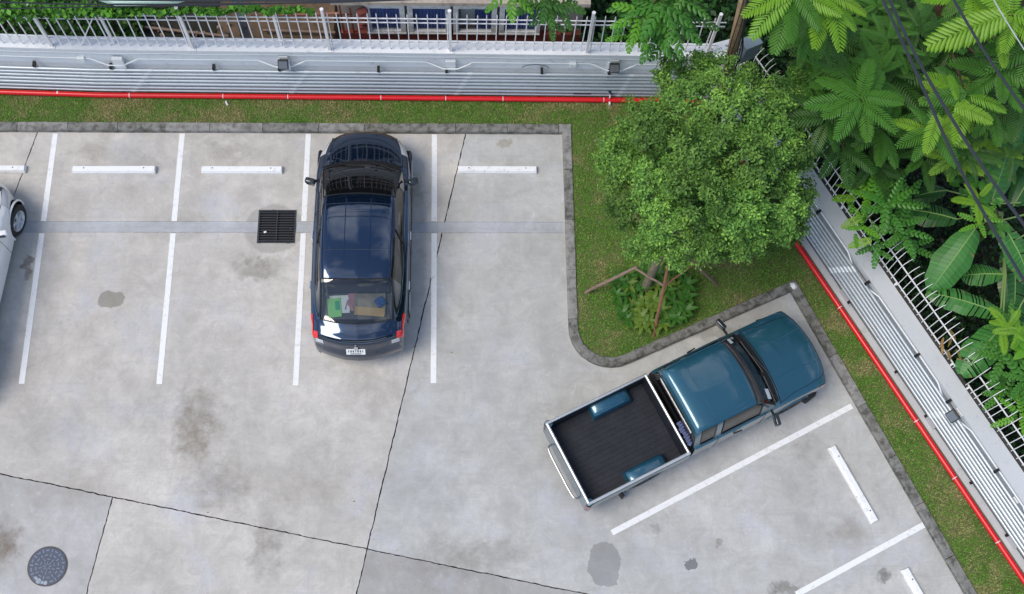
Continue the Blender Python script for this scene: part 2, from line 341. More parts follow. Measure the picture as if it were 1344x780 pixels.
class MB:
    def __init__(s): s.v = []; s.f = []; s.mi = []; s.cur = 0
    def add(s, vs, fs):
        b = len(s.v); s.v += [tuple(v) for v in vs]
        for f in fs: s.f.append([b + i for i in f]); s.mi.append(s.cur)
        return s
    def box(s, c, size, R=None, taper=0.0):
        x, y, z = [k / 2 for k in size]; t = 1 - taper
        vs = [V(-x, -y, -z), V(x, -y, -z), V(x, y, -z), V(-x, y, -z), V(-x * t, -y * t, z), V(x * t, -y * t, z), V(x * t, y * t, z), V(-x * t, y * t, z)]
        if R is not None:
            if not hasattr(R, 'to_4x4'): R = Matrix.Rotation(R, 3, 'Z')
            vs = [R @ v for v in vs]
        c = Vector(c)
        return s.add([v + c for v in vs], [(0, 3, 2, 1), (4, 5, 6, 7), (0, 1, 5, 4), (1, 2, 6, 5), (2, 3, 7, 6), (3, 0, 4, 7)])
    def bar(s, a, b, w, h=None, up=(0, 0, 1)):
        h = h or w; a = Vector(a); b = Vector(b); d = (b - a).normalized(); up = Vector(up)
        if abs(d.dot(up)) > .98: up = Vector((0, 1, 0))
        x = d.cross(up).normalized() * w / 2; y = x.cross(d).normalized() * h / 2
        vs = [a - x - y, a + x - y, a + x + y, a - x + y, b - x - y, b + x - y, b + x + y, b - x + y]
        return s.add(vs, [(0, 1, 2, 3), (7, 6, 5, 4), (1, 0, 4, 5), (2, 1, 5, 6), (3, 2, 6, 7), (0, 3, 7, 4)])
    def tube(s, path, r, n=8, caps=True):
        path = [Vector(p) for p in path]; m = len(path)
        rs = r if isinstance(r, (list, tuple)) else [r] * m
        vs = []; nrm = None
        for i, p in enumerate(path):
            d = (path[min(i + 1, m - 1)] - path[max(i - 1, 0)])
            d = d.normalized() if d.length > 1e-9 else V(0, 0, 1)
            if nrm is None:
                nrm = d.cross(V(0, 0, 1)) if abs(d.z) < .95 else d.cross(V(0, 1, 0))
            nrm = (nrm - d * nrm.dot(d)).normalized(); bt = d.cross(nrm)
            k = 1.0
            if 0 < i < m - 1:
                d1 = (path[i] - path[i - 1]).normalized(); d2 = (path[i + 1] - path[i]).normalized()
                k = 1.0
            for j in range(n):
                a = 2 * PI * j / n
                vs.append(p + (nrm * math.cos(a) + bt * math.sin(a)) * rs[i] * k)
        fs = []
        for i in range(m - 1):
            for j in range(n):
                fs.append((i * n + j, i * n + (j + 1) % n, (i + 1) * n + (j + 1) % n, (i + 1) * n + j))
        if caps:
            fs.append(tuple(range(n - 1, -1, -1))); fs.append(tuple((m - 1) * n + j for j in range(n)))
        return s.add(vs, fs)
    def prism(s, poly, z0, z1):
        n = len(poly)
        return s.add([(p[0], p[1], z0) for p in poly] + [(p[0], p[1], z1) for p in poly],
                     [tuple(range(n - 1, -1, -1)), tuple(range(n, 2 * n))] + [(i, (i + 1) % n, n + (i + 1) % n, n + i) for i in range(n)])
    def sweep(s, prof, path):
        """prof: list of (offset to the right-hand normal, z); path: list of (x, y) ; mitred, closed profile"""
        m = len(path); k = len(prof); P = [V(p[0], p[1], 0) for p in path]; vs = []
        for i in range(m):
            d1 = (P[i] - P[i - 1]).normalized() if i > 0 else (P[1] - P[0]).normalized()
            d2 = (P[i + 1] - P[i]).normalized() if i < m - 1 else d1
            n1 = V(d1.y, -d1.x, 0); n2 = V(d2.y, -d2.x, 0); nn = (n1 + n2).normalized(); sc = 1 / max(.3, nn.dot(n1))
            for (o, z) in prof: vs.append(P[i] + nn * o * sc + V(0, 0, z))
        fs = [tuple(range(k))[::-1], tuple((m - 1) * k + j for j in range(k))]
        for i in range(m - 1):
            for j in range(k):
                fs.append((i * k + j, i * k + (j + 1) % k, (i + 1) * k + (j + 1) % k, (i + 1) * k + j))
        return s.add(vs, fs)
    def disc(s, c, r, h, n=24, axis='Z', R=None):
        c = Vector(c); vs = []
        for z in (-h / 2, h / 2):
            for j in range(n):
                a = 2 * PI * j / n; q = V(math.cos(a) * r, math.sin(a) * r, z)
                if axis == 'Y': q = V(q.x, q.z, q.y)
                if axis == 'X': q = V(q.z, q.x, q.y)
                vs.append(c + (R @ q if R else q))
        return s.add(vs, [tuple(range(n - 1, -1, -1)), tuple(range(n, 2 * n))] + [(i, (i + 1) % n, n + (i + 1) % n, n + i) for i in range(n)])
    def build(s, name, mats, parent=None, smooth=False, world=False, origin=None):
        me = bpy.data.meshes.new(name)
        off = Vector((0, 0, 0))
        if world and parent is not None:
            q = parent
            while q is not None: off += q.location; q = q.parent
        if origin is not None: off = Vector(origin)
        vs = [(v[0] - off.x, v[1] - off.y, v[2] - off.z) for v in s.v]
        me.from_pydata(vs, [], s.f)
        mats = mats if isinstance(mats, (list, tuple)) else [mats]
        for m_ in mats: me.materials.append(m_)
        me.polygons.foreach_set('material_index', s.mi)
        me.update()
        import bmesh
        b = bmesh.new(); b.from_mesh(me); bmesh.ops.recalc_face_normals(b, faces=b.faces); b.to_mesh(me); b.free()
        o = bpy.data.objects.new(name, me); link(o, parent)
        if origin is not None: o.location = off
        if smooth: shade(me)
        return o
def shade(me, ang=40):
    me.polygons.foreach_set('use_smooth', [True] * len(me.polygons))
    try: me.set_sharp_from_angle(angle=math.radians(ang))
    except Exception: pass
def bevel(o, w=.01, seg=2):
    md = o.modifiers.new('bevel', 'BEVEL'); md.width = w; md.segments = seg; md.limit_method = 'ANGLE'; md.angle_limit = math.radians(35)
    return o
def np_mesh(name, verts, faces, mat, parent=None, colors=None, smooth=False, k=4, world=True):
    me = bpy.data.meshes.new(name)
    v = np.asarray(verts, dtype=np.float32).reshape(-1, 3)
    if parent is not None and world:
        off = Vector((0, 0, 0)); q = parent
        while q is not None: off += q.location; q = q.parent
        v = v - np.array(off, dtype=np.float32)
    f = np.asarray(faces, dtype=np.int32).reshape(-1, k)
    me.vertices.add(len(v)); me.vertices.foreach_set('co', v.ravel())
    me.loops.add(f.size); me.loops.foreach_set('vertex_index', f.ravel())
    me.polygons.add(len(f)); me.polygons.foreach_set('loop_start', np.arange(len(f), dtype=np.int32) * k)
    me.polygons.foreach_set('loop_total', np.full(len(f), k, dtype=np.int32))
    me.update(calc_edges=True)
    if colors is not None:
        a = me.color_attributes.new('Col', 'FLOAT_COLOR', 'POINT')
        c = np.concatenate([np.asarray(colors, dtype=np.float32), np.ones((len(v), 1), dtype=np.float32)], 1)
        a.data.foreach_set('color', c.ravel())
    me.materials.append(mat)
    if smooth: me.polygons.foreach_set('use_smooth', [True] * len(me.polygons))
    return link(bpy.data.objects.new(name, me), parent)
def unit(a): return a / (np.linalg.norm(a, axis=-1, keepdims=True) + 1e-9)
def leaf_cloud(name, cen, nor, length, width, cols, mat, parent=None, fold=.25):
    """one small folded leaf (2 quads of a diamond) per centre"""
    n = len(cen); nor = unit(nor)
    r = RNG.normal(size=(n, 3)); d = unit(r - nor * (r * nor).sum(1, keepdims=True)); s = np.cross(nor, d)
    L_ = np.asarray(length).reshape(-1, 1) * np.ones((n, 1)); W_ = np.asarray(width).reshape(-1, 1) * np.ones((n, 1))
    a = cen - d * L_ * .5; b = cen + d * L_ * .5
    m1 = cen + s * W_ * .5 + nor * W_ * fold; m2 = cen - s * W_ * .5 + nor * W_ * fold
    vs = np.stack([a, m1, b, m2], 1).reshape(-1, 3)
    f = (np.arange(n)[:, None] * 4 + np.array([[0, 1, 2, 3]])).reshape(-1)
    fc = np.stack([np.arange(n) * 4, np.arange(n) * 4 + 1, np.arange(n) * 4 + 2, np.arange(n) * 4, np.arange(n) * 4 + 2, np.arange(n) * 4 + 3], 1).reshape(-1, 3)
    return np_mesh(name, vs, fc, mat, parent, np.repeat(cols, 4, 0), k=3)
def vnoise(x, y, seed=0):
    """smooth value noise in 0..1"""
    xi = np.floor(x).astype(int); yi = np.floor(y).astype(int); fx = x - xi; fy = y - yi
    def h(a, b):
        q = (a * 374761393 + b * 668265263 + seed * 974711) & 0x7fffffff
        q = ((q ^ (q >> 13)) * 1274126177) & 0x7fffffff
        return (q % 10007) / 10007.0
    fx = fx * fx * (3 - 2 * fx); fy = fy * fy * (3 - 2 * fy)
    return (h(xi, yi) * (1 - fx) + h(xi + 1, yi) * fx) * (1 - fy) + (h(xi, yi + 1) * (1 - fx) + h(xi + 1, yi + 1) * fx) * fy

# ================================================================== THE SETTING
# ---- open country below everything
mb = MB(); mb.add([(-400, -400, -.9), (400, -400, -.9), (400, 400, -.9), (-400, 400, -.9)], [(0, 1, 2, 3)])
tag(mb.build('ground', M['ground']), kind='structure')

# ---- concrete slabs, split by the joints one sees
def clip(poly, p, n, off=0.0):
    """keep the side where (q-p).n >= off"""
    out = []; m = len(poly)
    dv = [(q[0] - p[0]) * n[0] + (q[1] - p[1]) * n[1] - off for q in poly]
    for i in range(m):
        a, b = poly[i], poly[(i + 1) % m]; da, db = dv[i], dv[(i + 1) % m]
        if da >= 0: out.append(a)
        if (da >= 0) != (db >= 0):
            t = da / (da - db); out.append((a[0] + (b[0] - a[0]) * t, a[1] + (b[1] - a[1]) * t))
    return out
def line(pa, pb):
    a, b = U(*pa), U(*pb); d = (b - a).normalized()
    return (a.x, a.y), (d.y, -d.x)     # normal to the right of a->b
GAP = .020
J1 = line((48, 177), (20, 252)); J2 = line((611, 176), (476, 745)); J3 = line((0, 622), (770, 780)); J4 = line((147, 656), (113, 780))
def neg(l): return l[0], (-l[1][0], -l[1][1])
WC = V(6.352, 8.957, 0) + V(.8818, .4717, 0) * .08
def lotclip(p): return clip(p, (WC.x, WC.y), (-.8818, -.4717))
Y0, Y1 = 8.885, 9.118
GX0, GX1, GY0, GY1 = -4.05, -3.315, 8.665, 9.365
def jag(poly, step=.05, amp=.008):
    out = []; m = len(poly)
    for i in range(m):
        a, b = poly[i], poly[(i + 1) % m]; d = math.hypot(b[0] - a[0], b[1] - a[1]); k = max(1, int(d / step))
        for j in range(k):
            if j and abs(a[0] - b[0]) < 1e-6 and (abs(a[0] - GX0) < 1e-6 or abs(a[0] - GX1) < 1e-6): continue
            t = j / k; x = a[0] + (b[0] - a[0]) * t; y = a[1] + (b[1] - a[1]) * t
            dx = (vnoise(np.array([x * 9 + .3]), np.array([y * 9]), 1)[0] - .5) * 2 * amp + (vnoise(np.array([x * 60]), np.array([y * 60]), 3)[0] - .5) * 2 * amp * .8
            dy = (vnoise(np.array([x * 9]), np.array([y * 9 + .7]), 2)[0] - .5) * 2 * amp + (vnoise(np.array([x * 60]), np.array([y * 60]), 4)[0] - .5) * 2 * amp * .8
            if min(abs(y - Y0), abs(y - Y1)) < 1e-6: dy *= .2
            if min(abs(x - GX0), abs(x - GX1)) < 1e-6: dx = dy = 0
            out.append((x + dx, y + dy))
    return out
def slab(cuts, mat, rects):
    mb = MB()
    for r in rects:
        p = lotclip(list(r))
        for (l, off) in cuts:
            p = clip(p, l[0], l[1], off)
            if len(p) < 3: break
        if len(p) < 3: continue
        p = jag(p)
        n = len(p)
        mb.add([(q[0], q[1], 0) for q in p], [tuple(range(n))])
        mb.add([(q[0], q[1], 0) for q in p] + [(q[0], q[1], -.05) for q in p], [(i, n + i, n + (i + 1) % n, (i + 1) % n) for i in range(n)])
    o = mb.build('concrete_slab', mat)
    return tag(o, kind='structure')
north = [[(-15, Y1), (GX0, Y1), (GX0, 11.15), (-15, 11.15)], [(GX0, GY1), (GX1, GY1), (GX1, 11.15), (GX0, 11.15)], [(GX1, Y1), (15, Y1), (15, 11.15), (GX1, 11.15)]]
south = [[(-15, -7), (GX0, -7), (GX0, Y0), (-15, Y0)], [(GX0, -7), (GX1, -7), (GX1, GY0), (GX0, GY0)], [(GX1, -7), (15, -7), (15, Y0), (GX1, Y0)]]
south_r = [[(GX1, -7), (15, -7), (15, Y0), (GX1, Y0)], [(1.9, Y0), (15, Y0), (15, Y1), (1.9, Y1)]]
g = GAP / 2
slab([(J1, g)], M['slab_a'], north)                              # west-most bay, north of the gutter
slab([(neg(J1), g), (neg(J2), g)][:0] + [(neg(J1), g), (J2, g)], M['slab_a'], north)
slab([(neg(J2), g)], M['slab_b'], north)
slab([(J1, g), (neg(J3), g)], M['slab_a'], south)
slab([(neg(J1), g), (J2, g), (neg(J3), g)], M['slab_a'], south)
slab([(neg(J2), g), (neg(J3), g)], M['slab_b'], south + [south_r[1]])
slab([(J3, g), (J4, g)], M['slab_c'], south)
slab([(J3, g), (neg(J4), g), (J2, g)], M['slab_a'], south)
slab([(J3, g), (neg(J2), g)], M['slab_d'], south)
mb = MB(); mb.prism(lotclip([(-15, -7), (15, -7), (15, 11.9), (-15, 11.9)]), -.9, -.051)
tag(mb.build('slab_bed', M['joint']), kind='structure')
# drain gutter, a shallow dished strip
mb = MB()
for (x0, x1) in ((-15, GX0), (GX1, 1.93)):
    xs = [x0 + (x1 - x0) * i / 40 for i in range(41)]; ys = [Y0 + .004, Y0 + .03, (Y0 + Y1) / 2, Y1 - .03, Y1 - .004]; zs = [-.003, -.009, -.014, -.009, -.003]
    vs = [(x, y, z) for x in xs for y, z in zip(ys, zs)]
    mb.add(vs, [(i * 5 + j, (i + 1) * 5 + j, (i + 1) * 5 + j + 1, i * 5 + j + 1) for i in range(40) for j in range(4)])
tag(mb.build('drain_gutter', M['gutter']), kind='structure')
# drain grate over its pit
gr = thing('drain_grate', V((GX0 + GX1) / 2, (GY0 + GY1) / 2, 0), 'square black iron drain grate set in the gutter left of the black sedan', 'drain grate')
mb = MB(); w, h = GX1 - GX0, GY1 - GY0
for (c, s_) in (((0, h / 2 - .015, -.022), (w, .03, .05)), ((0, -h / 2 + .015, -.022), (w, .03, .05)), ((w / 2 - .015, 0, -.022), (.03, h - .06, .05)), ((-w / 2 + .015, 0, -.022), (.03, h - .06, .05))): mb.box(c, s_)
mb.build('grate_frame', M['iron'], gr)
bm0 = None
for i in range(12):
    y = -h / 2 + .03 + (h - .06) * (i + .5) / 12
    if bm0 is None:
        bm0 = MB().box((0, 0, 0), (w - .06, .017, .04)).build('grate_bar', M['iron'], gr); o = bm0
    else:
        o = bm0.copy(); COL.objects.link(o); o.parent = gr
    o.location = (0, y, -.022)
MB().box((0, 0, -.016), (.016, h - .06, .046)).build('cross_bar', M['iron'], gr)
MB().box((0, 0, -.40), (w, h, .012)).build('pit_floor', M['pit'], gr)
mb = MB()
for s_ in (-1, 1):
    mb.box((s_ * (w / 2 + .004), 0, -.22), (.006, h, .34)); mb.box((0, s_ * (h / 2 + .004), -.22), (w, .006, .34))
mb.build('pit_lining', M['pit'], gr)
for (x, y, m_, c) in ((-.22, -.12, 'paper', (.05, .035, .012)), (.27, -.06, 'iron_blue', (.03, .03, .012))):
    MB().box((x, y, .004), c, .4).build('litter_scrap', M[m_], gr)

# ---- painted bay lines
def stripe(a, b, w=.105):
    a = U(*a); b = U(*b); d = (b - a).normalized(); n = V(-d.y, d.x, 0) * w / 2
    return [a - n, b - n, b + n, a + n]
def bay_line(segs, label=None):
    mb = MB()
    for (a, b) in segs:
        q = stripe(a, b); A, B, C_, D = q; k = 24
        vs = []
        for i in range(k + 1):
            t = i / k; e = (random.random() - .5) * .004
            vs += [A.lerp(B, t) + V(0, 0, .004) + (A - D).normalized() * e, D.lerp(C_, t) + V(0, 0, .004)]
        mb.add(vs, [(2 * i, 2 * i + 2, 2 * i + 3, 2 * i + 1) for i in range(k)])
    return tag(mb.build('bay_line', M['paint']), kind='structure')
def cut(p, q, y):  # point on p->q at pixel row y
    t = (y - p[1]) / (q[1] - p[1]); return (p[0] + (q[0] - p[0]) * t, y)
for (p, q) in (((72.7, 175.5), (28.3, 504)), ((239.3, 175.5), (209, 504.3)), ((404.7, 176), (388, 506)), ((570.3, 176.5), (569, 503))):
    bay_line([(p, cut(p, q, 290.5)), (cut(p, q, 306.5), q)])
bay_line([((803, 699.5), (1118, 533))]); bay_line([((1045, 780.5), (1214, 688))]); 
a = U(1045, 780); b = U(1214, 688)
bay_line([((-93.5, 175.5), (-150, 504))])
# faint grooves where the slab was hand-levelled behind the wheel stops
mb = MB()
for (a, b) in (((191, 178), (153, 219)), ((256, 180), (312, 216)), ((400, 182), (366, 222)), ((20, 178), (85, 215))):
    q = stripe(a, b, .008); mb.add([v + V(0, 0, .0016) for v in q], [(0, 1, 2, 3)])
tag(mb.build('levelling_groove', M['gutter']), kind='structure')

# ---- wheel stops
def wheel_stop(a, b, label, z=.10, w=.155):
    a, b = Vector(a), Vector(b); c = (a + b) / 2; d = b - a; ln = d.length; rz = math.atan2(d.y, d.x)
    mb = MB(); t = .05; k = 24
    prof = [(-w / 2, 0), (-w / 2, .045), (-w / 2 + t * .55, z), (w / 2 - t * .55, z), (w / 2, .045), (w / 2, 0)]
    vs = []
    for i in range(k + 1):
        x = -ln / 2 + ln * i / k; e = .02 if i in (0, k) else 0
        for (y, zz) in prof: vs.append((x + (.012 if i == 0 and zz > .06 else 0) - (.012 if i == k and zz > .06 else 0) + random.uniform(-.002, .002), y + random.uniform(-.0015, .0015), zz + (random.uniform(-.0015, .0015) if zz > 0 else 0)))
    fs = [tuple(range(6)), tuple(k * 6 + j for j in range(5, -1, -1))]
    for i in range(k):
        for j in range(5): fs.append((i * 6 + j, (i + 1) * 6 + j, (i + 1) * 6 + j + 1, i * 6 + j + 1))
    mb.add(vs, fs)
    o = mb.build('wheel_stop', M['stop']); o.location = c; o.rotation_euler = (0, 0, rz)
    bevel(o, .006, 2)
    for f_ in (-.36, .36): MB().disc((ln * f_, .01, z + .001), .013, .004, 8).build('bolt', M['iron'], o)
    return tag(o, label, 'wheel stop', 'white concrete wheel stops')
def ws(a, b, label): return wheel_stop(a, b, label)
ws((-10.3, 10.20, 0), (-8.62, 10.21, 0), 'white wheel stop at the left edge, in front of the white car')
ws((-7.71, 10.20, 0), (-6.10, 10.21, 0), 'white wheel stop in the empty bay beside the white car, left end chipped')
ws((-5.21, 10.21, 0), (-3.63, 10.21, 0), 'white wheel stop in the empty bay just left of the black sedan')
ws((-.17, 10.23, 0), (1.40, 10.23, 0), 'white wheel stop in the bay right of the black sedan, by the lawn corner')
A, B = U(1090.5, 587), U(1147.5, 686); ws(A, B, 'slanted white wheel stop in the empty bay below the pickup')
d_ = (B - A).normalized(); A2 = U(1186, 747); ws(A2, A2 + d_ * 1.56, 'slanted white wheel stop cut by the bottom edge of the photo')

# ---- kerb
def arc(c, r, a0, a1, n): return [(c[0] + r * math.cos(a0 + (a1 - a0) * i / n), c[1] + r * math.sin(a0 + (a1 - a0) * i / n)) for i in range(n + 1)]
e3 = V(2.70, 6.06, 0); e4 = V(6.26, 7.64, 0); e5 = V(8.84, 1.93, 0)
d34 = (e4 - e3).normalized(); dend = (e5 - e4).normalized()
ang = math.atan2(d34.y, d34.x)
# corner fillet between the straight x = 1.93 and the line e3-e4
xk = 1.93; t_ = (xk - e3.x) / d34.x; cy = e3.y + d34.y * t_          # where both lines meet
r = .78; half = (PI / 2 - ang) ; 
inner_angle = PI - (PI / 2 - ang + 0)    # angle bookkeeping below uses tangent length
th = (PI - (PI - (PI / 2 + ang))) / 2
corner = V(xk, cy, 0); u1 = V(0, 1, 0); u2 = d34
phi = math.acos(u1.dot(u2)); tl = r / math.tan(phi / 2)
bis = (u1 + u2).normalized(); cc = corner + bis * (r / math.sin(phi / 2))
pA = corner + u1 * tl; pB = corner + u2 * tl
aA = math.atan2(pA.y - cc.y, pA.x - cc.x); aB = math.atan2(pB.y - cc.y, pB.x - cc.x)
if aA < 0: aA += 2 * PI
if aB < 0: aB += 2 * PI
KERB_IN = [(-15, 11.03), (xk, 11.04)] + arc((cc.x, cc.y), r, aA, aB, 10) + [(e4.x, e4.y), (e4.x + dend.x * 13.5, e4.y + dend.y * 13.5)]
def offset_path(path, o):
    P = [V(p[0], p[1], 0) for p in path]; out = []
    for i in range(len(P)):
        d1 = (P[i] - P[i - 1]).normalized() if i > 0 else (P[1] - P[0]).normalized()
        d2 = (P[i + 1] - P[i]).normalized() if i < len(P) - 1 else d1
        n1 = V(d1.y, -d1.x, 0); n2 = V(d2.y, -d2.x, 0); nn = (n1 + n2).normalized()
        q = P[i] + nn * o / max(.3, nn.dot(n1)); out.append((q.x, q.y))
    return out
def subpath(path, s0, s1):
    out = []; s = 0
    for i in range(len(path) - 1):
        a, b = path[i], path[i + 1]; l = math.hypot(b[0] - a[0], b[1] - a[1])
        if s + l > s0 and s < s1:
            t0 = max(0, (s0 - s) / l); t1 = min(1, (s1 - s) / l)
            pa = (a[0] + (b[0] - a[0]) * t0, a[1] + (b[1] - a[1]) * t0); pb = (a[0] + (b[0] - a[0]) * t1, a[1] + (b[1] - a[1]) * t1)
            if not out: out.append(pa)
            out.append(pb)
        s += l
    return out
def plen(path): return sum(math.hypot(path[i + 1][0] - path[i][0], path[i + 1][1] - path[i][1]) for i in range(len(path) - 1))
KW = .175; KH = .125
# the carriageway is on the right-hand side of the path: offset negative = towards the lawn
kerb = bpy.data.objects.new('kerb', None); link(kerb); tag(kerb, kind='structure')
tot = plen(KERB_IN); s = 0.0; marks = []
# break stones at the sharp corners
bp = []; acc = 0
for i in range(len(KERB_IN) - 1):
    acc += math.hypot(KERB_IN[i + 1][0] - KERB_IN[i][0], KERB_IN[i + 1][1] - KERB_IN[i][1])
bp = sorted(bp) + [tot]
s = 0.0
while s < tot - .05:
    ln = random.uniform(.86, 1.12)
    e = s + ln
    for b_ in bp:
        if s < b_ - .05 and e > b_ - .35: e = b_; break
    sp = subpath(KERB_IN, s + .004, min(e, tot) - .004)
    if len(sp) >= 2:
        # subdivide for worn edges
        q = []
        for i in range(len(sp) - 1):
            k = max(1, int(math.hypot(sp[i + 1][0] - sp[i][0], sp[i + 1][1] - sp[i][1]) / .12))
            for j in range(k): q.append((sp[i][0] + (sp[i + 1][0] - sp[i][0]) * j / k, sp[i][1] + (sp[i + 1][1] - sp[i][1]) * j / k))
        q.append(sp[-1]); 
        dz = random.uniform(-.006, .006)
        mb = MB(); mb.sweep([(0, -.10), (0, KH - .03 + dz), (-.022, KH + dz), (-KW + .012, KH + dz + .003), (-KW, KH + dz - .008), (-KW, -.10)], q)
        for i, v in enumerate(mb.v):
            if v[2] > .02:
                mb.v[i] = (v[0] + random.uniform(-.004, .004), v[1] + random.uniform(-.004, .004), v[2] + random.uniform(-.004, .003))
        mb.build('kerb_stone', M['kerb2'] if random.random() < .25 else M['kerb'], kerb)
    s = e
# whitish lump at the outer corner of the kerb
mb = MB(); mb.tube([(6.30, 7.73, .10), (6.34, 7.75, .15)], [.09, .05], 7); mb.build('mortar_lump', M['stop'], kerb)

# ---- wall line
TOPW = [(-15.0, 12.20), (-7.3, 11.985), (4.92, 11.93)]
d_w = V(.4717, -.8818, 0); n_w = V(.8818, .4717, 0)                  # along / outward of the slanted wall
A0 = V(6.352, 8.957, 0) + n_w * .10
t_c = (11.93 - A0.y) / d_w.y; CORN = A0 + d_w * t_c
WALL = [(-15.0, 12.20), (-7.3, 11.985), (CORN.x, 11.93), tuple((A0 + d_w * 15.0)[:2])]
WALL_END = WALL[-1]
# ---- lawn
outer = offset_path(KERB_IN, -KW + .01)
wl = offset_path(WALL, .0)
lawn_poly = [tuple(p) for p in outer] + [tuple(p) for p in wl[::-1]]
LZ = .085
mb = MB(); mb.add([(p[0], p[1], LZ) for p in lawn_poly], [tuple(range(len(lawn_poly)))])
m, t, p = new_mat('lawn_soil_and_thatch')
gq = t.nodes.new('ShaderNodeNewGeometry').outputs['Position']
c = mixc(t, ramp(t, noise(t, gq, 2.2, 5, .65), .38, .62), (.085, .145, .026), (.22, .20, .09))
c = mixc(t, ramp(t, noise(t, gq, 60, 5, .7), .4, .65), c, (.055, .075, .02))
t.links.new(c, p.inputs['Base Color']); p.inputs['Roughness'].default_value = .95
b_ = N(t, 'ShaderNodeBump', Strength=.8, Distance=.02); t.links.new(noise(t, gq, 90, 4, .7), b_.inputs['Height']); t.links.new(b_.outputs[0], p.inputs['Normal'])
tag(mb.build('lawn', m), kind='structure')
def in_poly(x, y, poly):
    ins = np.zeros(len(x), bool); n = len(poly)
    for i in range(n):
        x1, y1 = poly[i]; x2, y2 = poly[(i + 1) % n]
        c_ = ((y1 > y) != (y2 > y)); xx = (x2 - x1) * (y - y1) / ((y2 - y1) + 1e-12) + x1
        ins ^= c_ & (x < xx)
    return ins
def seg_dist(x, y, path):
    d = np.full(len(x), 1e9)
    for i in range(len(path) - 1):
        ax, ay = path[i]; bx, by = path[i + 1]; vx, vy = bx - ax, by - ay
        t = np.clip(((x - ax) * vx + (y - ay) * vy) / (vx * vx + vy * vy), 0, 1)
        d = np.minimum(d, np.hypot(x - ax - t * vx, y - ay - t * vy))
    return d
# grass blades
NB = 230000
bx = RNG.uniform(-10.5, 11.2, NB * 5); by = RNG.uniform(-.5, 12.1, NB * 5)
k_ = in_poly(bx, by, lawn_poly); bx, by = bx[k_], by[k_]
dw = seg_dist(bx, by, WALL); dk = seg_dist(bx, by, outer)
pat = .5 * vnoise(bx * 1.5, by * 2.3, 5) + .3 * vnoise(bx * 5, by * 5, 6) + .2 * vnoise(bx * 14, by * 14, 7)
strip = (by > 11.15).astype(float)
right = ((bx > 6.2) & (by < 9.2)).astype(float)
bare = np.clip((.42 - dw) / .3, 0, 1) * right * vnoise(bx * 2.2, by * 2.2, 9) * 1.5
keep = RNG.random(len(bx)) > bare * .9
bx, by, dw, pat, strip, right = [q[keep] for q in (bx, by, dw, pat, strip, right)]
bx, by, dw, pat, strip, right = [q[:NB] for q in (bx, by, dw, pat, strip, right)]
n_ = len(bx)
dry = np.clip((pat - .56) * 3.2 + strip * .34 + right * .20, 0, 1)
gcol = np.array([.155, .335, .050]); scol = np.array([.44, .385, .18])
cm = gcol * (1 - dry[:, None]) + scol * dry[:, None]
cm *= RNG.uniform(.6, 1.35, (n_, 1)); pick = RNG.random(n_) < .08 + .2 * dry; cm[pick] = scol * RNG.uniform(.7, 1.4, (pick.sum(), 1))
hgt = RNG.uniform(.018, .042, n_); az = RNG.uniform(0, 2 * PI, n_); ln_ = RNG.uniform(.4, 1.4, n_) * hgt
wd = RNG.uniform(.004, .008, n_)
base = np.stack([bx, by, np.full(n_, LZ)], 1)
sd_ = np.stack([-np.sin(az) * wd, np.cos(az) * wd, np.zeros(n_)], 1)
tip = base + np.stack([np.cos(az) * ln_, np.sin(az) * ln_, hgt], 1)
vs = np.stack([base - sd_, base + sd_, tip], 1).reshape(-1, 3)
o = np_mesh('grass', vs, np.arange(n_ * 3), M['grass'], None, np.repeat(cm, 3, 0), k=3)
tag(o, 'short mown grass, straw-coloured in patches, between the kerb and the wall', 'grass', kind='stuff')

# ================================================================== WALLS
WH = 1.60; WR = 1.48
def wall_build(name, path, label, panel_mat, stops, pil_t, z0=-.9, fix=0):
    """render wall with plinth, pilasters and coping; pil_t = list of (x, y, dir, half width)"""
    w = thing(name, V(path[0][0], path[0][1], 0), label, 'wall')
    # recessed panel body
    mb = MB(); mb.sweep([(-.02, -.2), (-.02, WH - .12), (-.20, WH - .12), (-.20, z0), (-.02, z0)][::-1], path); mb.build('wall_panel', panel_mat, w, world=True)
    return w
def off2(p, d, n, a, o): return V(p[0], p[1], 0) + d * a + n * o
# top wall
wt = thing('boundary_wall', V(-2, 12.0, 0), 'long white rendered boundary wall along the top, behind the straight run of pipes', 'wall')
PT = [WALL[0], WALL[1], WALL[2]]
def wsweep(nm, prof, mat, parent, path): return MB().sweep(prof, path).build(nm, mat, parent, world=True)
# offsets: path runs left->right, right-hand normal points to the lot (-y) => positive = towards the lot
PTe = PT[:-1] + [(CORN.x - .003, 11.93)]
wsweep('wall_panel', [(-.05, -.5), (-.05, WH - .17), (-.22, WH - .17), (-.22, -.9)], M['white_wall'], wt, PTe)
wsweep('plinth', [(.035, -.3), (.035, .10), (-.047, .10), (-.047, -.3)], M['white_wall'], wt, PTe)
wsweep('top_beam', [(.0, WH - .17), (.0, WH - .035), (-.235, WH - .035), (-.235, WH - .17)], M['white_wall'], wt, PTe)
wsweep('coping', [(.035, WH - .033), (.035, WH), (-.255, WH), (-.255, WH - .033)], M['white_wall'], wt, PTe)
px_pil = [151, 371, 591, 806, -70]
for x in px_pil:
    q = U(x, 80, 1.35); q.y = 11.95
    MB().box((q.x, q.y + .01, WH / 2 - .15), (.20, .07, WH - .33)).build('pilaster', M['white_wall'], wt, world=True)
# cable trunking lid at the right end of the top wall
q = zc = None
# slanted wall
wr = thing('boundary_wall', A0 + d_w * 4, 'slanting grey-white boundary wall on the right, behind the diagonal run of pipes', 'wall')
PR = [(CORN.x + .003 * d_w.x, CORN.y + .003 * d_w.y), WALL[-1]]
PR = [tuple((CORN + d_w * .02)[:2]), WALL[-1]]
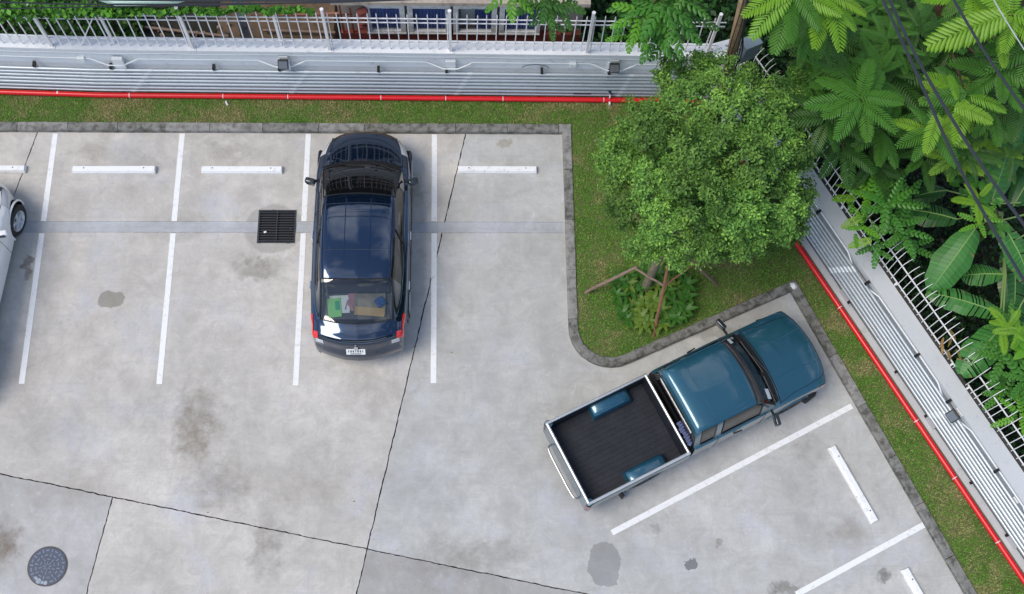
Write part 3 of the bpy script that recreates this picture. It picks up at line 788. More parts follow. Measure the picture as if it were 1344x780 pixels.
# left->right travel from corner downwards: right-hand normal = towards the lot
wsweep('wall_panel', [(-.09, -.5), (-.09, WR - .17), (-.20, WR - .17), (-.20, -.9)], M['grey_wall'], wr, PR)
wsweep('plinth', [(.09, -.3), (.09, .13), (-.047, .13), (-.047, -.3)], M['coping'], wr, PR)
wsweep('top_beam', [(.0, WR - .17), (.0, WR - .035), (-.31, WR - .035), (-.31, WR - .17)], M['grey_wall'], wr, PR)
wsweep('coping', [(.012, WR - .033), (.012, WR), (-.31, WR), (-.31, WR - .033)], M['coping'], wr, PR)
wsweep('outer_ledge', [(-.312, -.9), (-.312, WR - .06), (-.42, WR - .07), (-.42, -.9)], M['moss'], wr, PR)
def along(px, py, z):
    X = U(px, py, z); return (X - A0).dot(d_w)
for (x, y) in ((1110, 388), (1218, 556), (1318, 717), (1420, 880)):
    a_ = along(x, y, .2); c_ = A0 + d_w * a_ + n_w * .02
    MB().box((c_.x, c_.y, WR / 2 - .15), (.26, .07, WR - .33), math.atan2(d_w.y, d_w.x)).build('pilaster', M['coping'], wr, world=True)
a_ = along(1008, 205, .2); c_ = A0 + d_w * a_ + n_w * .02
MB().box((c_.x, c_.y, WR / 2 - .15), (.26, .07, WR - .33), math.atan2(d_w.y, d_w.x)).build('pilaster', M['coping'], wr, world=True)
# corner pier
cp = MB().box((CORN.x + .10, CORN.y + .11, .55), (.36, .36, 2.2), .3).build('corner_pier', M['white_wall'], wr, world=True); bevel(cp, .01)

# ================================================================== PIPES
def shifted(o, z):
    P = offset_path(WALL, o); return [(a, b, z) for a, b in P]
def round_corner(P, i, r, n=6):
    a, b, c = [Vector(P[j]) for j in (i - 1, i, i + 1)]
    p0 = b + (a - b).normalized() * r; p1 = b + (c - b).normalized() * r
    out = [Vector(q) for q in P[:i]]
    for k in range(n + 1):
        t = k / n; out.append(p0 * (1 - t) ** 2 + b * 2 * t * (1 - t) + p1 * t * t)
    return out + [Vector(q) for q in P[i + 1:]]
def tz(P, zr):   # lift the slanted side by zr
    m_ = len(P); return P
names = ['lowest grey pipe of the bundle, just above the red pipe', 'second grey pipe from the bottom of the bundle on the wall', 'third grey pipe up in the bundle on the wall',
         'middle grey pipe of the seven in the bundle on the wall', 'third grey pipe from the top of the bundle on the wall', 'second grey pipe from the top of the bundle on the wall',
         'topmost grey pipe of the bundle, nearest the white conduit']
zt = [.17, .30, .44, .57, .70, .82, .95]
rr = [.030, .034, .040, .036, .032, .028, .028]
# fittings sit where the lighter couplings show
def ZR(z): return .53 + (z - .17) * 1.03          # the run sits higher on the slanting wall
for i, (z, r_, nm) in enumerate(zip(zt, rr, names)):
    P = shifted(.085, z); zr = ZR(z)
    Q = round_corner(P, 2, .35)
    for j in range(3, len(Q) - 1): Q[j].z = z + (zr - z) * (j - 3) / (len(Q) - 5)
    Q[-2].z = zr; Q[-1].z = zr
    pt = thing('grey_pipe', Vector(Q[1]), nm, 'pipe', 'grey pipes running along the wall')
    MB().tube(Q, r_, 10).build('pipe_run', M['galv'], pt, smooth=True, world=True)
    # couplings
    for (px, py, side) in ((560 / 3 , 105, 0), (393, 105, 0), (608, 105, 0), (820, 105, 0)):
        c = U(px + (i - 3) * 3.0, py, z); y = [q for q in Q][1].y
        yy = 11.985 - .085 + (11.93 - 11.985) * (c.x + 7.3) / (CORN.x + 7.3)
        MB().tube([(c.x - .05, yy, z), (c.x + .05, yy, z)], r_ + .005, 10).build('coupling', M['galv2'], pt, smooth=True, world=True)
    for (px, py) in ((1110, 352), (1228, 548)):
        a_ = along(px, py, ZR(z)) + (i - 3) * .03; zc_ = ZR(z)
        c = A0 + d_w * a_ - n_w * .085
        c.z = zc_
        MB().tube([c - d_w * .06, c + d_w * .06], r_ + .005, 10).build('coupling', M['galv2'], pt, smooth=True, world=True)
# red fire pipe
P = shifted(.19, .155); rc = (11.93 - .19 - (A0 - n_w * .19).y) / d_w.y; P[2] = tuple(A0 - n_w * .19 + d_w * rc)[:2] + (.155,); P[3] = tuple(A0 - n_w * .19 + d_w * 15)[:2] + (.155,); Q = round_corner(P, 2, .3)
rp = thing('red_pipe', V(0, 11.75, 0), 'bright red fire pipe running along the foot of both walls', 'pipe')
MB().tube(Q, .052, 12).build('pipe_run', M['red'], rp, smooth=True, world=True)
for px in (-30, 76, 225 / 3, 170, 293, 378, 500, 585, 660, 792):
    c = U(px, 128, .15); yy = 11.985 - .19 + (11.93 - 11.985) * (c.x + 7.3) / (CORN.x + 7.3) + (max(0, -7.3 - c.x) * .028)
    MB().tube([(c.x - .006, yy, .155), (c.x + .006, yy, .155)], .0535, 12).build('joint_ring', M['white_metal'], rp, smooth=True, world=True)
for (px, py) in ((1046, 314), (1106, 402), (1197, 556), (1245, 632), (1302, 716)):
    c = A0 + d_w * along(px, py, .15) - n_w * .19; c.z = .155
    MB().tube([c - d_w * .006, c + d_w * .006], .0535, 12).build('joint_ring', M['white_metal'], rp, smooth=True, world=True)
# valve with a white tag on the red pipe
vx = U(800, 128, .2).x
vt = thing('pipe_valve', V(vx, 11.76, .1), 'small blue and white tap on the red pipe near the tree', 'valve')
MB().tube([(0, 0, .09), (0, -.005, .17)], .018, 8).tube([(0, -.03, .17), (0, .08, .19)], .014, 8).build('valve_body', M['galv2'], vt, smooth=True)
MB().box((0, .06, .23), (.05, .09, .012), .4).build('valve_handle', M['iron_blue'], vt)
MB().box((.0, -.07, .02), (.03, .10, .10), .1).build('outlet', M['white_plastic'], vt)
MB().box((vx - .56, 11.84, .26), (.36, .02, .05)).build('pipe_tag', M['black'], None)
o = bpy.data.objects['pipe_tag']; tag(o, 'narrow black sleeve lying on the lowest pipe beside the small tap', 'sleeve')
# small white stub poking out of the grass
sx = U(299, 134, .1)
tag(MB().tube([(0, 0, .0), (-.03, .05, .07)], .022, 8).build('white_stub', M['white_plastic'], None), 'short white plastic stub sticking up by the red pipe', 'pipe stub')
bpy.data.objects['white_stub'].location = (sx.x, 11.62, LZ)

# strut channels that carry the pipes
strut_m = [None]
def strut(x, y, rz, z0, z1, label):
    s_ = thing('pipe_bracket', V(x, y, 0), label, 'bracket', 'steel brackets behind the grey pipes', rz)
    # local: +x along the wall, +y away from the lot
    MB().box((0, 0, (z0 + z1) / 2), (.045, .04, z1 - z0)).build('channel', M['galv'], s_)
    MB().box((0, -.03, z0 - .03), (.05, .11, .07)).build('end_cap', M['black'], s_)
    MB().box((0, -.03, z1 + .03), (.05, .11, .07)).build('end_cap', M['black'], s_)
    return s_
k = 0
words = ['first', 'second', 'third', 'fourth', 'fifth', 'sixth', 'seventh', 'eighth', 'ninth']
for px in (45, 146, 281, 367, 497, 586, 711, 799):
    q = U(px, 90, 1.0); yy = 11.985 - .02 + (11.93 - 11.985) * (q.x + 7.3) / (CORN.x + 7.3) + (max(0, -7.3 - q.x) * .028)
    strut(q.x, yy, 0, .13, 1.0, words[k] + ' pipe bracket from the left on the straight top wall'); k += 1
k = 0
for (px, py) in ((1057, 308), (1116, 398), (1175, 490), (1211, 549), (1268, 637), (1310, 708)):
    a_ = along(px, py, .20); c = A0 + d_w * a_ - n_w * .02
    strut(c.x, c.y, math.atan2(d_w.y, d_w.x), .42, 1.38, words[k] + ' pipe bracket down from the tree on the slanting wall'); k += 1

# white conduit with junction boxes
def wall_pt(x, z, o=.0):
    y = 11.985 + (11.93 - 11.985) * (x + 7.3) / (CORN.x + 7.3) if x > -7.3 else 11.985 - (x + 7.3) * .0279
    return V(x, y - o, z)
pts = []; x = -12.0
pil_x = sorted(U(v, 85, 1.1).x for v in px_pil)
while x < 4.0:
    near = min(abs(x - p_) for p_ in pil_x)
    o_ = .005 if near > .42 else .055; z_ = 1.17 if near > .42 else (1.17 - .10 * (1 - max(0, near - .14) / .28))
    if near <= .42: o_ = .055
    pts.append(wall_pt(x, z_, -.035 if near > .42 else .055 - max(0, near - .14) * .25)); x += .07
co = thing('cable_conduit', V(-4, 12, 1.1), 'thin white cable conduit kinking round the pilasters of the top wall', 'conduit')
MB().tube(pts, .013, 6).build('conduit_run', M['white_plastic'], co, smooth=True, world=True)
for px in (106, 752):
    q = U(px, 84, 1.17); w_ = wall_pt(q.x, 1.17, -.02)
    bevel(MB().box(w_, (.13, .07, .11)).build('junction_box', M['white_plastic'], co, world=True), .008)
    MB().disc(w_ + V(-.03, -.037, .02), .012, .006, 8, 'Y').build('box_screw', M['galv'], co, world=True)
# second conduit under the coping
wire = thing('thin_cable', V(-4, 12, 1.4), 'fine white cable sagging under the coping of the top wall', 'cable')
pts = [wall_pt(-12 + i * .4, 1.44 + .012 * math.sin(i * 1.3), .0) + V(0, -.012, 0) for i in range(41)]
MB().tube(pts, .006, 5).build('cable_run', M['white_plastic'], wire, smooth=True, world=True)
# conduit on the slanted wall
cr_ = thing('cable_conduit', A0 + d_w * 4, 'wavy white cable conduit along the slanting wall, kinked at the pilasters', 'conduit')
pts = []; a_ = -2.6
pil_a = [along(x, y, .2) for (x, y) in ((1008, 205), (1110, 388), (1218, 556), (1318, 717), (1420, 880))]
while a_ < 11:
    nr = [a_ - p_ for p_ in pil_a]; near = min(nr, key=abs)
    if abs(near) < .5: f_ = 1 - abs(near) / .5; z_ = 1.40 - .16 * min(1, f_ * 1.4); o_ = .016 + .04 * min(1, f_ * 1.6)
    else: z_ = 1.40; o_ = .016
    q = A0 + d_w * a_ - n_w * o_; q.z = z_; pts.append(q); a_ += .06
MB().tube(pts, .014, 6).build('conduit_run', M['white_plastic'], cr_, smooth=True, world=True)
q = A0 + d_w * along(1336, 655, 1.3) + n_w * .02; q.z = 1.24
bevel(MB().box(q, (.13, .07, .11), math.atan2(d_w.y, d_w.x)).build('junction_box', M['white_plastic'], cr_, world=True), .008)
# black loop of cable on the top wall
lp = thing('cable_loop', V(1.9, 11.9, 1.0), 'thin black loop of cable arching over the topmost pipe', 'cable')
lx = U(703, 90, 1.05).x
pts = [wall_pt(lx + math.cos(a_) * .26, 1.02 + math.sin(a_) * .14, -.01) for a_ in [PI * i / 14 for i in range(15)]]
MB().tube(pts, .006, 5).build('cable_run', M['cable'], lp, smooth=True, world=True)

# floodlights
def floodlight(loc, rz, label):
    f_ = thing('floodlight', loc, label, 'floodlight', 'black floodlights on the wall', rz)
    # local -y = towards the lot
    bevel(MB().box((0, .0, .0), (.17, .02, .17)).build('mounting_plate', M['white_plastic'], f_), .004)
    MB().bar((-.06, -.01, 0), (-.06, -.13, .03), .012, .03).build('bracket', M['black'], f_); MB().bar((.06, -.01, 0), (.06, -.13, .03), .012, .03).build('bracket', M['black'], f_)
    R_ = Matrix.Rotation(math.radians(-38), 3, 'X')
    bevel(MB().box((0, -.12, .0), (.20, .055, .19), R_).build('housing', M['black'], f_), .01)
    MB().box(V(0, -.12, 0) + R_ @ V(0, -.032, 0), (.165, .006, .15), R_).build('lens', M['lens_dark'], f_)
    for i in range(5):
        MB().box(V(0, -.12, 0) + R_ @ V(-.07 + i * .035, .035, 0), (.006, .02, .15), R_).build('cooling_fin', M['black'], f_)
    return f_
q = U(372, 79, 1.30); floodlight(wall_pt(q.x, 1.30, .01), 0, 'black floodlight on the top wall above the empty bay left of the sedan')
q = U(806, 79, 1.30); floodlight(wall_pt(q.x, 1.30, .01), 0, 'black floodlight on the top wall close to the round tree')
a_ = along(1268, 536, 1.38); q = A0 + d_w * a_ - n_w * .01; q.z = 1.36
floodlight(q, math.atan2(d_w.y, d_w.x), 'black floodlight on the slanting wall at the right')
# grey trunking box at the right end of the top wall
q = U(882, 72, 1.35)
bevel(MB().box(wall_pt(q.x, 1.33, .05), (.26, .12, .40)).build('trunking_box', M['box_grey'], None), .01)
o = bpy.data.objects['trunking_box']; o.data.materials[0] = M['coping']; tag(o, 'pinkish grey trunking box on the wall just left of the tree top', 'box')

# ================================================================== FENCES
ft = thing('railing_fence', V(-2, 12.03, WH), 'white straight-barred railing on top of the long top wall', 'fence')
def ftp(x, z):
    p_ = wall_pt(x, z); return V(p_.x, p_.y + .075, z)
xs0, xs1 = -11.0, 4.80
for (z, r_) in ((WH + .22, .014), (2.47, .014), (2.60, .014)):
    MB().bar(ftp(xs0, z), ftp(-7.3, z), .017, .020).bar(ftp(-7.3, z), ftp(xs1, z), .017, .020).build('rail', M['white_metal'], ft, world=True)
sp_ = .182; nb = int((xs1 - xs0) / sp_)
bar_mesh = MB().add([], []); bar_mesh.bar((0, 0, 0), (0, 0, 1.14), .018, .018)
bar_mesh.add([(-.0085, -.0085, 1.14), (.0085, -.0085, 1.14), (.0085, .0085, 1.14), (-.0085, .0085, 1.14), (0, 0, 1.20)], [(0, 1, 4), (1, 2, 4), (2, 3, 4), (3, 0, 4)])
bar0 = bar_mesh.build('bar', M['white_metal'], None)
for i in range(nb):
    o = bar0 if i == 0 else bar0.copy()
    if i: COL.objects.link(o)
    p_ = ftp(xs0 + .09 + i * sp_, WH + .01) + V(0, -.021, 0)
    o.parent = ft; o.location = p_ - ft.location
    o.rotation_euler = (random.uniform(-.008, .008), random.uniform(-.012, .012), 0)
for px in (-60, 68.2, 253, 433, 591.3, 769.8, 927):
    q = U(px, 63, WH); p_ = wall_pt(q.x, WH, .0)
    MB().box((p_.x, p_.y + .015, WH + .68), (.052, .052, 1.36)).build('post', M['white_metal'], ft, world=True)
    MB().box((p_.x, p_.y + .015, WH + .008), (.13, .11, .014)).build('post_foot', M['white_metal'], ft, world=True)
    MB().disc((p_.x, p_.y + .015, WH + 1.365), .036, .014, 8).build('post_cap', M['white_metal'], ft, world=True)
for px in (148.5, 369):
    q = U(px, 57, WH + .05); p_ = ftp(q.x, 0)
    MB().box((p_.x, p_.y + .03, WH + .55), (.045, .045, 1.05)).build('thin_post', M['white_metal'], ft, world=True)
q1 = U(107, 56, WH + .05); q2 = U(128, 26, 2.5)
MB().bar(ftp(q1.x, WH + .05) + V(0, -.04, 0), ftp(q1.x + .48, 2.56) + V(0, -.04, 0), .018).build('diagonal_brace', M['white_metal'], ft, world=True)

fr = thing('curved_top_fence', A0 + d_w * 3 + n_w * .4, 'white fence with outward curling spikes along the slanting wall beside the jungle', 'fence')
FO = .36
def frp(a, z, o=0.0): 
    q = A0 + d_w * a + n_w * (FO + o); q.z = z; return q
breaks = [(-3.05, along(1237, 500, 2.0) + .02), (along(1240, 512, 2.0) + .10, 11.2)]
shape = [V(0, 0, 1.49), V(0, 0, 2.08), V(0, .02, 2.16), V(0, .07, 2.24), V(0, .15, 2.29)]
spk = MB().tube(shape, [.008, .008, .008, .007, .004], 5)
for (i) in range(1): pass
bar1 = spk.build('spiked_bar', M['white_metal'], None, smooth=True)
rzf = math.atan2(d_w.y, d_w.x)          # local x = along, local y = outward
first = True
for (a0_, a1_) in breaks:
    MB().bar(frp(a0_, 1.54), frp(a1_, 1.54), .018, .018).build('rail', M['white_metal'], fr, world=True)
    MB().bar(frp(a0_, 2.04), frp(a1_, 2.04), .018, .018).build('rail', M['white_metal'], fr, world=True)
    k_ = int((a1_ - a0_) / .134)
    for i in range(k_ + 1):
        o = bar1 if first else bar1.copy()
        if not first: COL.objects.link(o)
        first = False
        p_ = frp(a0_ + i * .134, 0, -.018)
        o.parent = fr; o.location = p_ - fr.location; o.rotation_euler = (random.uniform(-.01, .01), random.uniform(-.015, .015), rzf + random.uniform(-.12, .12))
    a_ = a0_ + .05
    while a_ < a1_ + .1:
        MB().box(frp(min(a_, a1_), 1.46, -.02), (.035, .04, .18), rzf).build('fixing_bracket', M['white_metal'], fr, world=True)
        a_ += 1.72

# ================================================================== VEHICLES
def pchip(xs, ys, xq):
    xs = np.asarray(xs, float); ys = np.asarray(ys, float); xq = np.asarray(xq, float)
    h = np.diff(xs); d = np.diff(ys, axis=0) / h[(...,) + (None,) * (ys.ndim - 1)]
    m = np.zeros_like(ys); m[0] = d[0]; m[-1] = d[-1]
    for i in range(1, len(xs) - 1):
        p = d[i - 1] * d[i]
        w1 = 2 * h[i] + h[i - 1]; w2 = h[i] + 2 * h[i - 1]
        with np.errstate(divide='ignore', invalid='ignore'):
            hm = (w1 + w2) / (w1 / d[i - 1] + w2 / d[i])
        m[i] = np.where(p > 0, hm, 0)
    k = np.clip(np.searchsorted(xs, xq) - 1, 0, len(xs) - 2); t = (xq - xs[k]) / h[k]
    e = (...,) + (None,) * (ys.ndim - 1) if ys.ndim > 1 else ...
    t = t[e] if ys.ndim > 1 else t; hk = h[k][e] if ys.ndim > 1 else h[k]
    return ys[k] * (2 * t ** 3 - 3 * t ** 2 + 1) + m[k] * hk * (t ** 3 - 2 * t ** 2 + t) + ys[k + 1] * (3 * t ** 2 - 2 * t ** 3) + m[k + 1] * hk * (t ** 3 - t ** 2)

class Shell:
    """a car skin lofted through stations; u = station index, v = column index over the left side (0..K-1 sill to centre) and mirrored (K-1..2K-2)"""
    def __init__(s, stations, bow):
        s.st = np.array([[(st[0] - 0.0, y, z) for (y, z) in st[1]] for st in stations], float)     # (S,K,3)
        for i, b in enumerate(bow):
            s.st[i, :, 0] -= b * (s.st[i, :, 1] / .85) ** 2
        s.S, s.K = s.st.shape[:2]
    def ev(s, u, v):
        """u, v 1-D arrays -> grid (len u, len v, 3)"""
        u = np.asarray(u, float); v = np.asarray(v, float)
        A = pchip(np.arange(s.S), s.st, u)                       # (U,K,3)
        C = s.K - 1
        vv = np.where(v > C, 2 * C - v, v)
        B = pchip(np.arange(s.K), np.transpose(A, (1, 0, 2)), vv)   # (V,U,3)
        B = np.transpose(B, (1, 0, 2)).copy()
        B[:, v > C, 1] *= -1
        return B
    def patch(s, name, u0, u1, v0, v1, mat, parent, off=.003, nu=None, nv=None, thick=0, holes=(), arches=(), solid=False, smooth=True, shrink=None):
        nu = nu or max(2, int((u1 - u0) * 6)); nv = nv or max(2, int((v1 - v0) * 5))
        us = np.linspace(u0, u1, nu + 1); vs = np.linspace(v0, v1, nv + 1)
        G = s.ev(us, vs)
        e = 1e-3
        if off or thick:
            du = s.ev(np.clip(us + e, 0, s.S - 1), vs) - s.ev(np.clip(us - e, 0, s.S - 1), vs)
            dv = s.ev(us, vs + e) - s.ev(us, vs - e) if v0 > e and v1 < 2 * s.K - 2 - e else s.ev(us, np.clip(vs + e, 0, 2 * s.K - 2)) - s.ev(us, np.clip(vs - e, 0, 2 * s.K - 2))
            nr = np.cross(du, dv); nr /= (np.linalg.norm(nr, axis=-1, keepdims=True) + 1e-12)
            out = G - np.array([0, 0, .6]); out[..., 0] *= .2
            sg = np.sign((nr * out).sum(-1, keepdims=True)); nr *= np.where(sg == 0, 1, sg)
            G = G + nr * off
        mb = MB(); W_ = nv + 1
        fs = []
        for i in range(nu):
            for j in range(nv):
                uc = (us[i] + us[i + 1]) / 2; vc = (vs[j] + vs[j + 1]) / 2
                if any(a < uc < b and c < vc < d for (a, b, c, d) in holes): continue
                pc = (G[i, j] + G[i + 1, j + 1]) / 2
                if any(math.hypot(pc[0] - ax, pc[2] - az) < ar and abs(pc[1]) > .5 for (ax, az, ar) in arches): continue
                fs.append((i * W_ + j, (i + 1) * W_ + j, (i + 1) * W_ + j + 1, i * W_ + j + 1))
        mb.add(G.reshape(-1, 3), fs)
        o = mb.build(name, mat, parent, smooth=False)
        # orient outward
        me = o.data
        if smooth:
            shade(me, 60)
        return o
    def rib(s, name, uv, mat, parent, r=.008, off=.002, n=5, seg=10):
        """a thin strip (seam, trim, rail) following the skin through (u,v) points"""
        pts = []
        for i in range(len(uv) - 1):
            for k in range(seg):
                t = k / seg; pts.append((uv[i][0] + (uv[i + 1][0] - uv[i][0]) * t, uv[i][1] + (uv[i + 1][1] - uv[i][1]) * t))
        pts.append(uv[-1])
        P = [Vector(s.ev([a], [b])[0, 0]) for a, b in pts]
        P = [p + V(0, 0, off) + V(0, math.copysign(off, p.y), 0) for p in P]
        return MB().tube(P, r, n).build(name, mat, parent, smooth=True)

def wheel(parent, x, y, r, w, side, steer=0.0, spokes=5, rimmat='galv2'):
    R_ = Matrix.Rotation(steer, 3, 'Z')
    wh = MB(); n = 28
    prof = [(r * .60, -w / 2 + .01), (r * .66, -w / 2), (r * .93, -w / 2 + .005), (r, -w / 2 + .03), (r, w / 2 - .03), (r * .93, w / 2 - .005), (r * .66, w / 2), (r * .60, w / 2 - .01)]
    def ring(pr, closed=True):
        vs = [(math.cos(2 * PI * j / n) * a, b, math.sin(2 * PI * j / n) * a) for j in range(n) for (a, b) in pr]
        k = len(pr); fs = []
        for j in range(n):
            for i in range(k if closed else k - 1):
                fs.append((j * k + i, j * k + (i + 1) % k, ((j + 1) % n) * k + (i + 1) % k, ((j + 1) % n) * k + i))
        return vs, fs
    e = bpy.data.objects
    def put(mb, nm, mat, par, sm=True):
        mb.v = [tuple(R_ @ Vector(v) + V(x, y, r)) for v in mb.v]
        return mb.build(nm, mat, par, smooth=sm)
    t = put(MB().add(*ring(prof)), 'tyre', M['rubber'], parent)
    o_ = w / 2 * side
    pr = [(r * .66, o_ - .005 * side), (r * .64, o_ + .004 * side), (r * .60, o_ - .01 * side), (r * .57, o_ - .05 * side), (r * .3, o_ - .07 * side)]
    put(MB().add(*ring(pr, False)), 'rim', M[rimmat], t)
    mb = MB()
    for k in range(spokes):
        a = 2 * PI * k / spokes
        mb.bar((math.cos(a) * .03, o_ - .03 * side, math.sin(a) * .03), (math.cos(a) * r * .60, o_ - .022 * side, math.sin(a) * r * .60), .055, .03, up=(0, 1, 0))
    mb.disc((0, o_ - .025 * side, 0), r * .17, .03, 14, 'Y')
    sp = put(mb, 'spokes', M[rimmat], t, False); sp['kind'] = 'stuff'
    put(MB().disc((0, o_ - .075 * side, 0), r * .55, .01, 20, 'Y'), 'brake_disc', M['iron'], t, False)
    return t

def sec(w, zs, gy, gz, ry, rz, zt, zb=.19, fl=1.0):
    """half section: sill, side, shoulder, glass base, glass top, roof edge, crown"""
    return [(w * .90, zb), (w * .985, zb + .10), (w * fl, (zb + zs) / 2 + .02), (w * .975, zs), (gy, gz), (ry, rz), (ry * .86, rz + (zt - rz) * .62), (ry * .45, zt - (zt - rz) * .12), (0, zt)]
def hood(w, zs, zt, zb=.19, k=1.0):
    return [(w * .90, zb), (w * .985, zb + .10), (w, (zb + zs) / 2 + .02), (w * .975, zs), (w * .87 * k, zs + (zt - zs) * .55), (w * .74 * k, zs + (zt - zs) * .78), (w * .58 * k, zs + (zt - zs) * .90), (w * .3 * k, zt - .004), (0, zt)]

def wheel_well(parent, x, z, r_, y0, y1):
    mb = MB(); n = 16; vs = []
    for i in range(n + 1):
        a = PI * (-.12 + 1.24 * i / n)
        vs += [(x + math.cos(a) * r_, y0, z + math.sin(a) * r_), (x + math.cos(a) * r_, y1, z + math.sin(a) * r_)]
    b = len(vs); vs.append((x, y0, z)); fs = [(2 * i, 2 * i + 2, 2 * i + 3, 2 * i + 1) for i in range(n)] + [(2 * i, 2 * i + 2, b) for i in range(n)]
    mb.add(vs, fs); mb.box((x, (y0 + y1) / 2, .012), (r_ * 1.3, abs(y1 - y0) * .6, .004))
    mb.v = mb.v[:len(vs)]; mb.f = mb.f[:len(fs)]; mb.mi = mb.mi[:len(fs)]
    return mb.build('wheel_well', M['pit'], parent)

# ---------------------------------------------------------------- sedan
def sedan(root, paint, steer=0.0, full=True):
    # x forward, nose at +2.34; s = 2.34 - x
    X = lambda s: 2.36 - s
    st = [
        (X(.17), hood(.46, .46, .52, .22)),
        (X(.20), hood(.60, .54, .64, .20)),
        (X(.30), hood(.74, .62, .76, .19)),
        (X(.56), hood(.845, .74, .87)),
        (X(.86), hood(.885, .83, .965)),
        (X(1.04), sec(.895, .87, .765, .965, .73, .985, 1.03)),          # 5 cowl: windscreen base
        (X(1.45), sec(.90, .89, .79, .985, .70, 1.22, 1.29)),          # 6 mid windscreen
        (X(1.90), sec(.905, .90, .79, .995, .655, 1.42, 1.48)),           # 7 roof front
        (X(2.30), sec(.905, .91, .79, 1.00, .665, 1.465, 1.525)),
        (X(2.75), sec(.905, .92, .79, 1.01, .67, 1.475, 1.54)),          # 9
        (X(3.20), sec(.90, .93, .79, 1.02, .665, 1.46, 1.525)),
        (X(3.58), sec(.895, .94, .78, 1.03, .64, 1.415, 1.475)),       # 11 roof rear
        (X(3.90), sec(.885, .95, .765, 1.04, .645, 1.24, 1.31)),           # 12
        (X(4.31), sec(.86, .95, .72, 1.04, .66, 1.075, 1.12)),          # 13 backlight base
        (X(4.48), hood(.835, .93, 1.075)),
        (X(4.60), hood(.835, .90, 1.05)),
        (X(4.665), hood(.825, .84, .985, .22)),
        (X(4.71), hood(.82, .66, .80, .24)),
        (X(4.78), hood(.79, .54, .62, .25)),
        (X(4.80), hood(.76, .42, .48, .28)),
    ]
    bow = [.10, .20, .24, .20, .15, .15, .12, .09, .03, 0, -.03, -.06, -.10, -.18, -.22, -.22, -.23, -.24, -.26, -.27]
    sh = Shell(st, bow)
    rw = .335; ax = (X(.88), rw, .375), (X(3.62), rw, .375)
    ws_ = (5.15, 7, 5, 11); rg = (11, 13, 5, 11)
    sg = [(6.2, 11.3, 4.05, 4.95)]
    holes = [ws_, rg, (6.3, 11.0, 4, 5), (6.3, 11.0, 11, 12)]
    body = sh.patch('body', 0, sh.S - 1, 0, 16, paint, root, off=0, nu=(sh.S - 1) * 8, nv=16 * 6, holes=holes, arches=ax)
    # inner liner so nothing shows through the arches
    MB().box((0.0, 0, .50), (3.9, 1.25, .52)).build('chassis', M['black'], root)
    MB().box((-.15, 0, .26), (3.4, 1.40, .10)).build('underbody', M['black'], root)
    MB().box((X(.55), 0, .42), (.18, .9, .20)).build('front_liner', M['black'], root)
    for (x, z, r_) in ax:
        for sd_ in (1, -1):
            yb = [float(sh.ev([0], [0])[0, 0][1])]
            pts = [(x + math.cos(a) * (r_ + .002), sd_ * (.872), z + math.sin(a) * (r_ + .002)) for a in [PI * (-.08 + 1.16 * i / 18) for i in range(19)]]
            MB().tube(pts, .020, 6).build('arch_lip', paint, root, smooth=True)
    for sd_ in (1, -1):
        for a_x in ax: wheel_well(root, a_x[0], a_x[1], a_x[2] + .005, .50 * sd_, .865 * sd_)
        wheel(root, ax[0][0], .80 * sd_, .315, .20, sd_, steer)
        wheel(root, ax[1][0], .80 * sd_, .315, .20, sd_)
    g1 = sh.patch('windscreen', 5.15, 7, 5, 11, M['glass_ws'], root, off=-.002)
    g2 = sh.patch('rear_window', 11, 13, 5, 11, M['glass_clear'], root, off=-.002)
    for (v0, v1) in ((4, 5), (11, 12)):
        sh.patch('side_window', 6.3, 11.0, v0, v1, M['glass_dark'], root, off=-.004)
        sh.rib('door_pillar', [(8.85, v0 if v0 == 4 else v1), (8.7, v1 if v0 == 4 else v0)], M['black'], root, .022)
    # black rubber round the glass
    for (nm, a, b) in (('windscreen', 5.15, 7), ('rear_window', 11, 13)):
        sh.rib('glass_seal', [(a, 5), (a, 8), (a, 11), (b, 11), (b, 8), (b, 5), (a, 5)], M['black'], g1 if nm == 'windscreen' else g2, .012)
    # roof drip channels and ribs
    for v in (5.45, 10.55):
        sh.rib('roof_channel', [(7.0, v), (8.5, v), (10, v), (11.05, v)], M['black'], root, .009)
    for v in (7.25, 8.75):
        sh.rib('roof_swage', [(7.25, v), (8.5, v), (10.0, v)], paint, root, .011, off=-.003)
    for u in (7.5, 9.6):
        sh.rib('roof_seam', [(u, 5.6), (u, 8), (u, 10.4)], paint, root, .006, off=-.001)
    # bonnet, boot and door seams
    sm = [M['pit']]
    sh.rib('bonnet_seam', [(.9, 6.2), (2.0, 4.6), (3.2, 4.15), (4.8, 4.2)], M['pit'], root, .005, off=0)
    sh.rib('bonnet_seam', [(.9, 9.8), (2.0, 11.4), (3.2, 11.85), (4.8, 11.8)], M['pit'], root, .005, off=0)
    sh.rib('bonnet_seam', [(4.9, 4.3), (4.95, 8), (4.9, 11.7)], M['pit'], root, .012, off=0)
    sh.rib('boot_seam', [(13.1, 4.2), (14.2, 4.2), (15.2, 4.3)], M['pit'], root, .005, off=0)
    sh.rib('boot_seam', [(13.1, 11.8), (14.2, 11.8), (15.2, 11.7)], M['pit'], root, .005, off=0)
    sh.rib('boot_seam', [(15.25, 4.3), (15.4, 8), (15.25, 11.7)], M['pit'], root, .006, off=0)
    # boot lid spoiler lip
    sh.rib('boot_lip', [(15.0, 4.9), (15.1, 8), (15.0, 11.1)], paint, root, .016, off=-.004)
    for (a, b, c_, d) in ((0.4, 1, 2, 3), (15.6, 15, 14, 13)):
        for u in (5.9, 8.8, 11.3):
            sh.rib('door_seam', [(u, a), (u, b), (u, c_), (u, d)], M['pit'], root, .004, off=0)
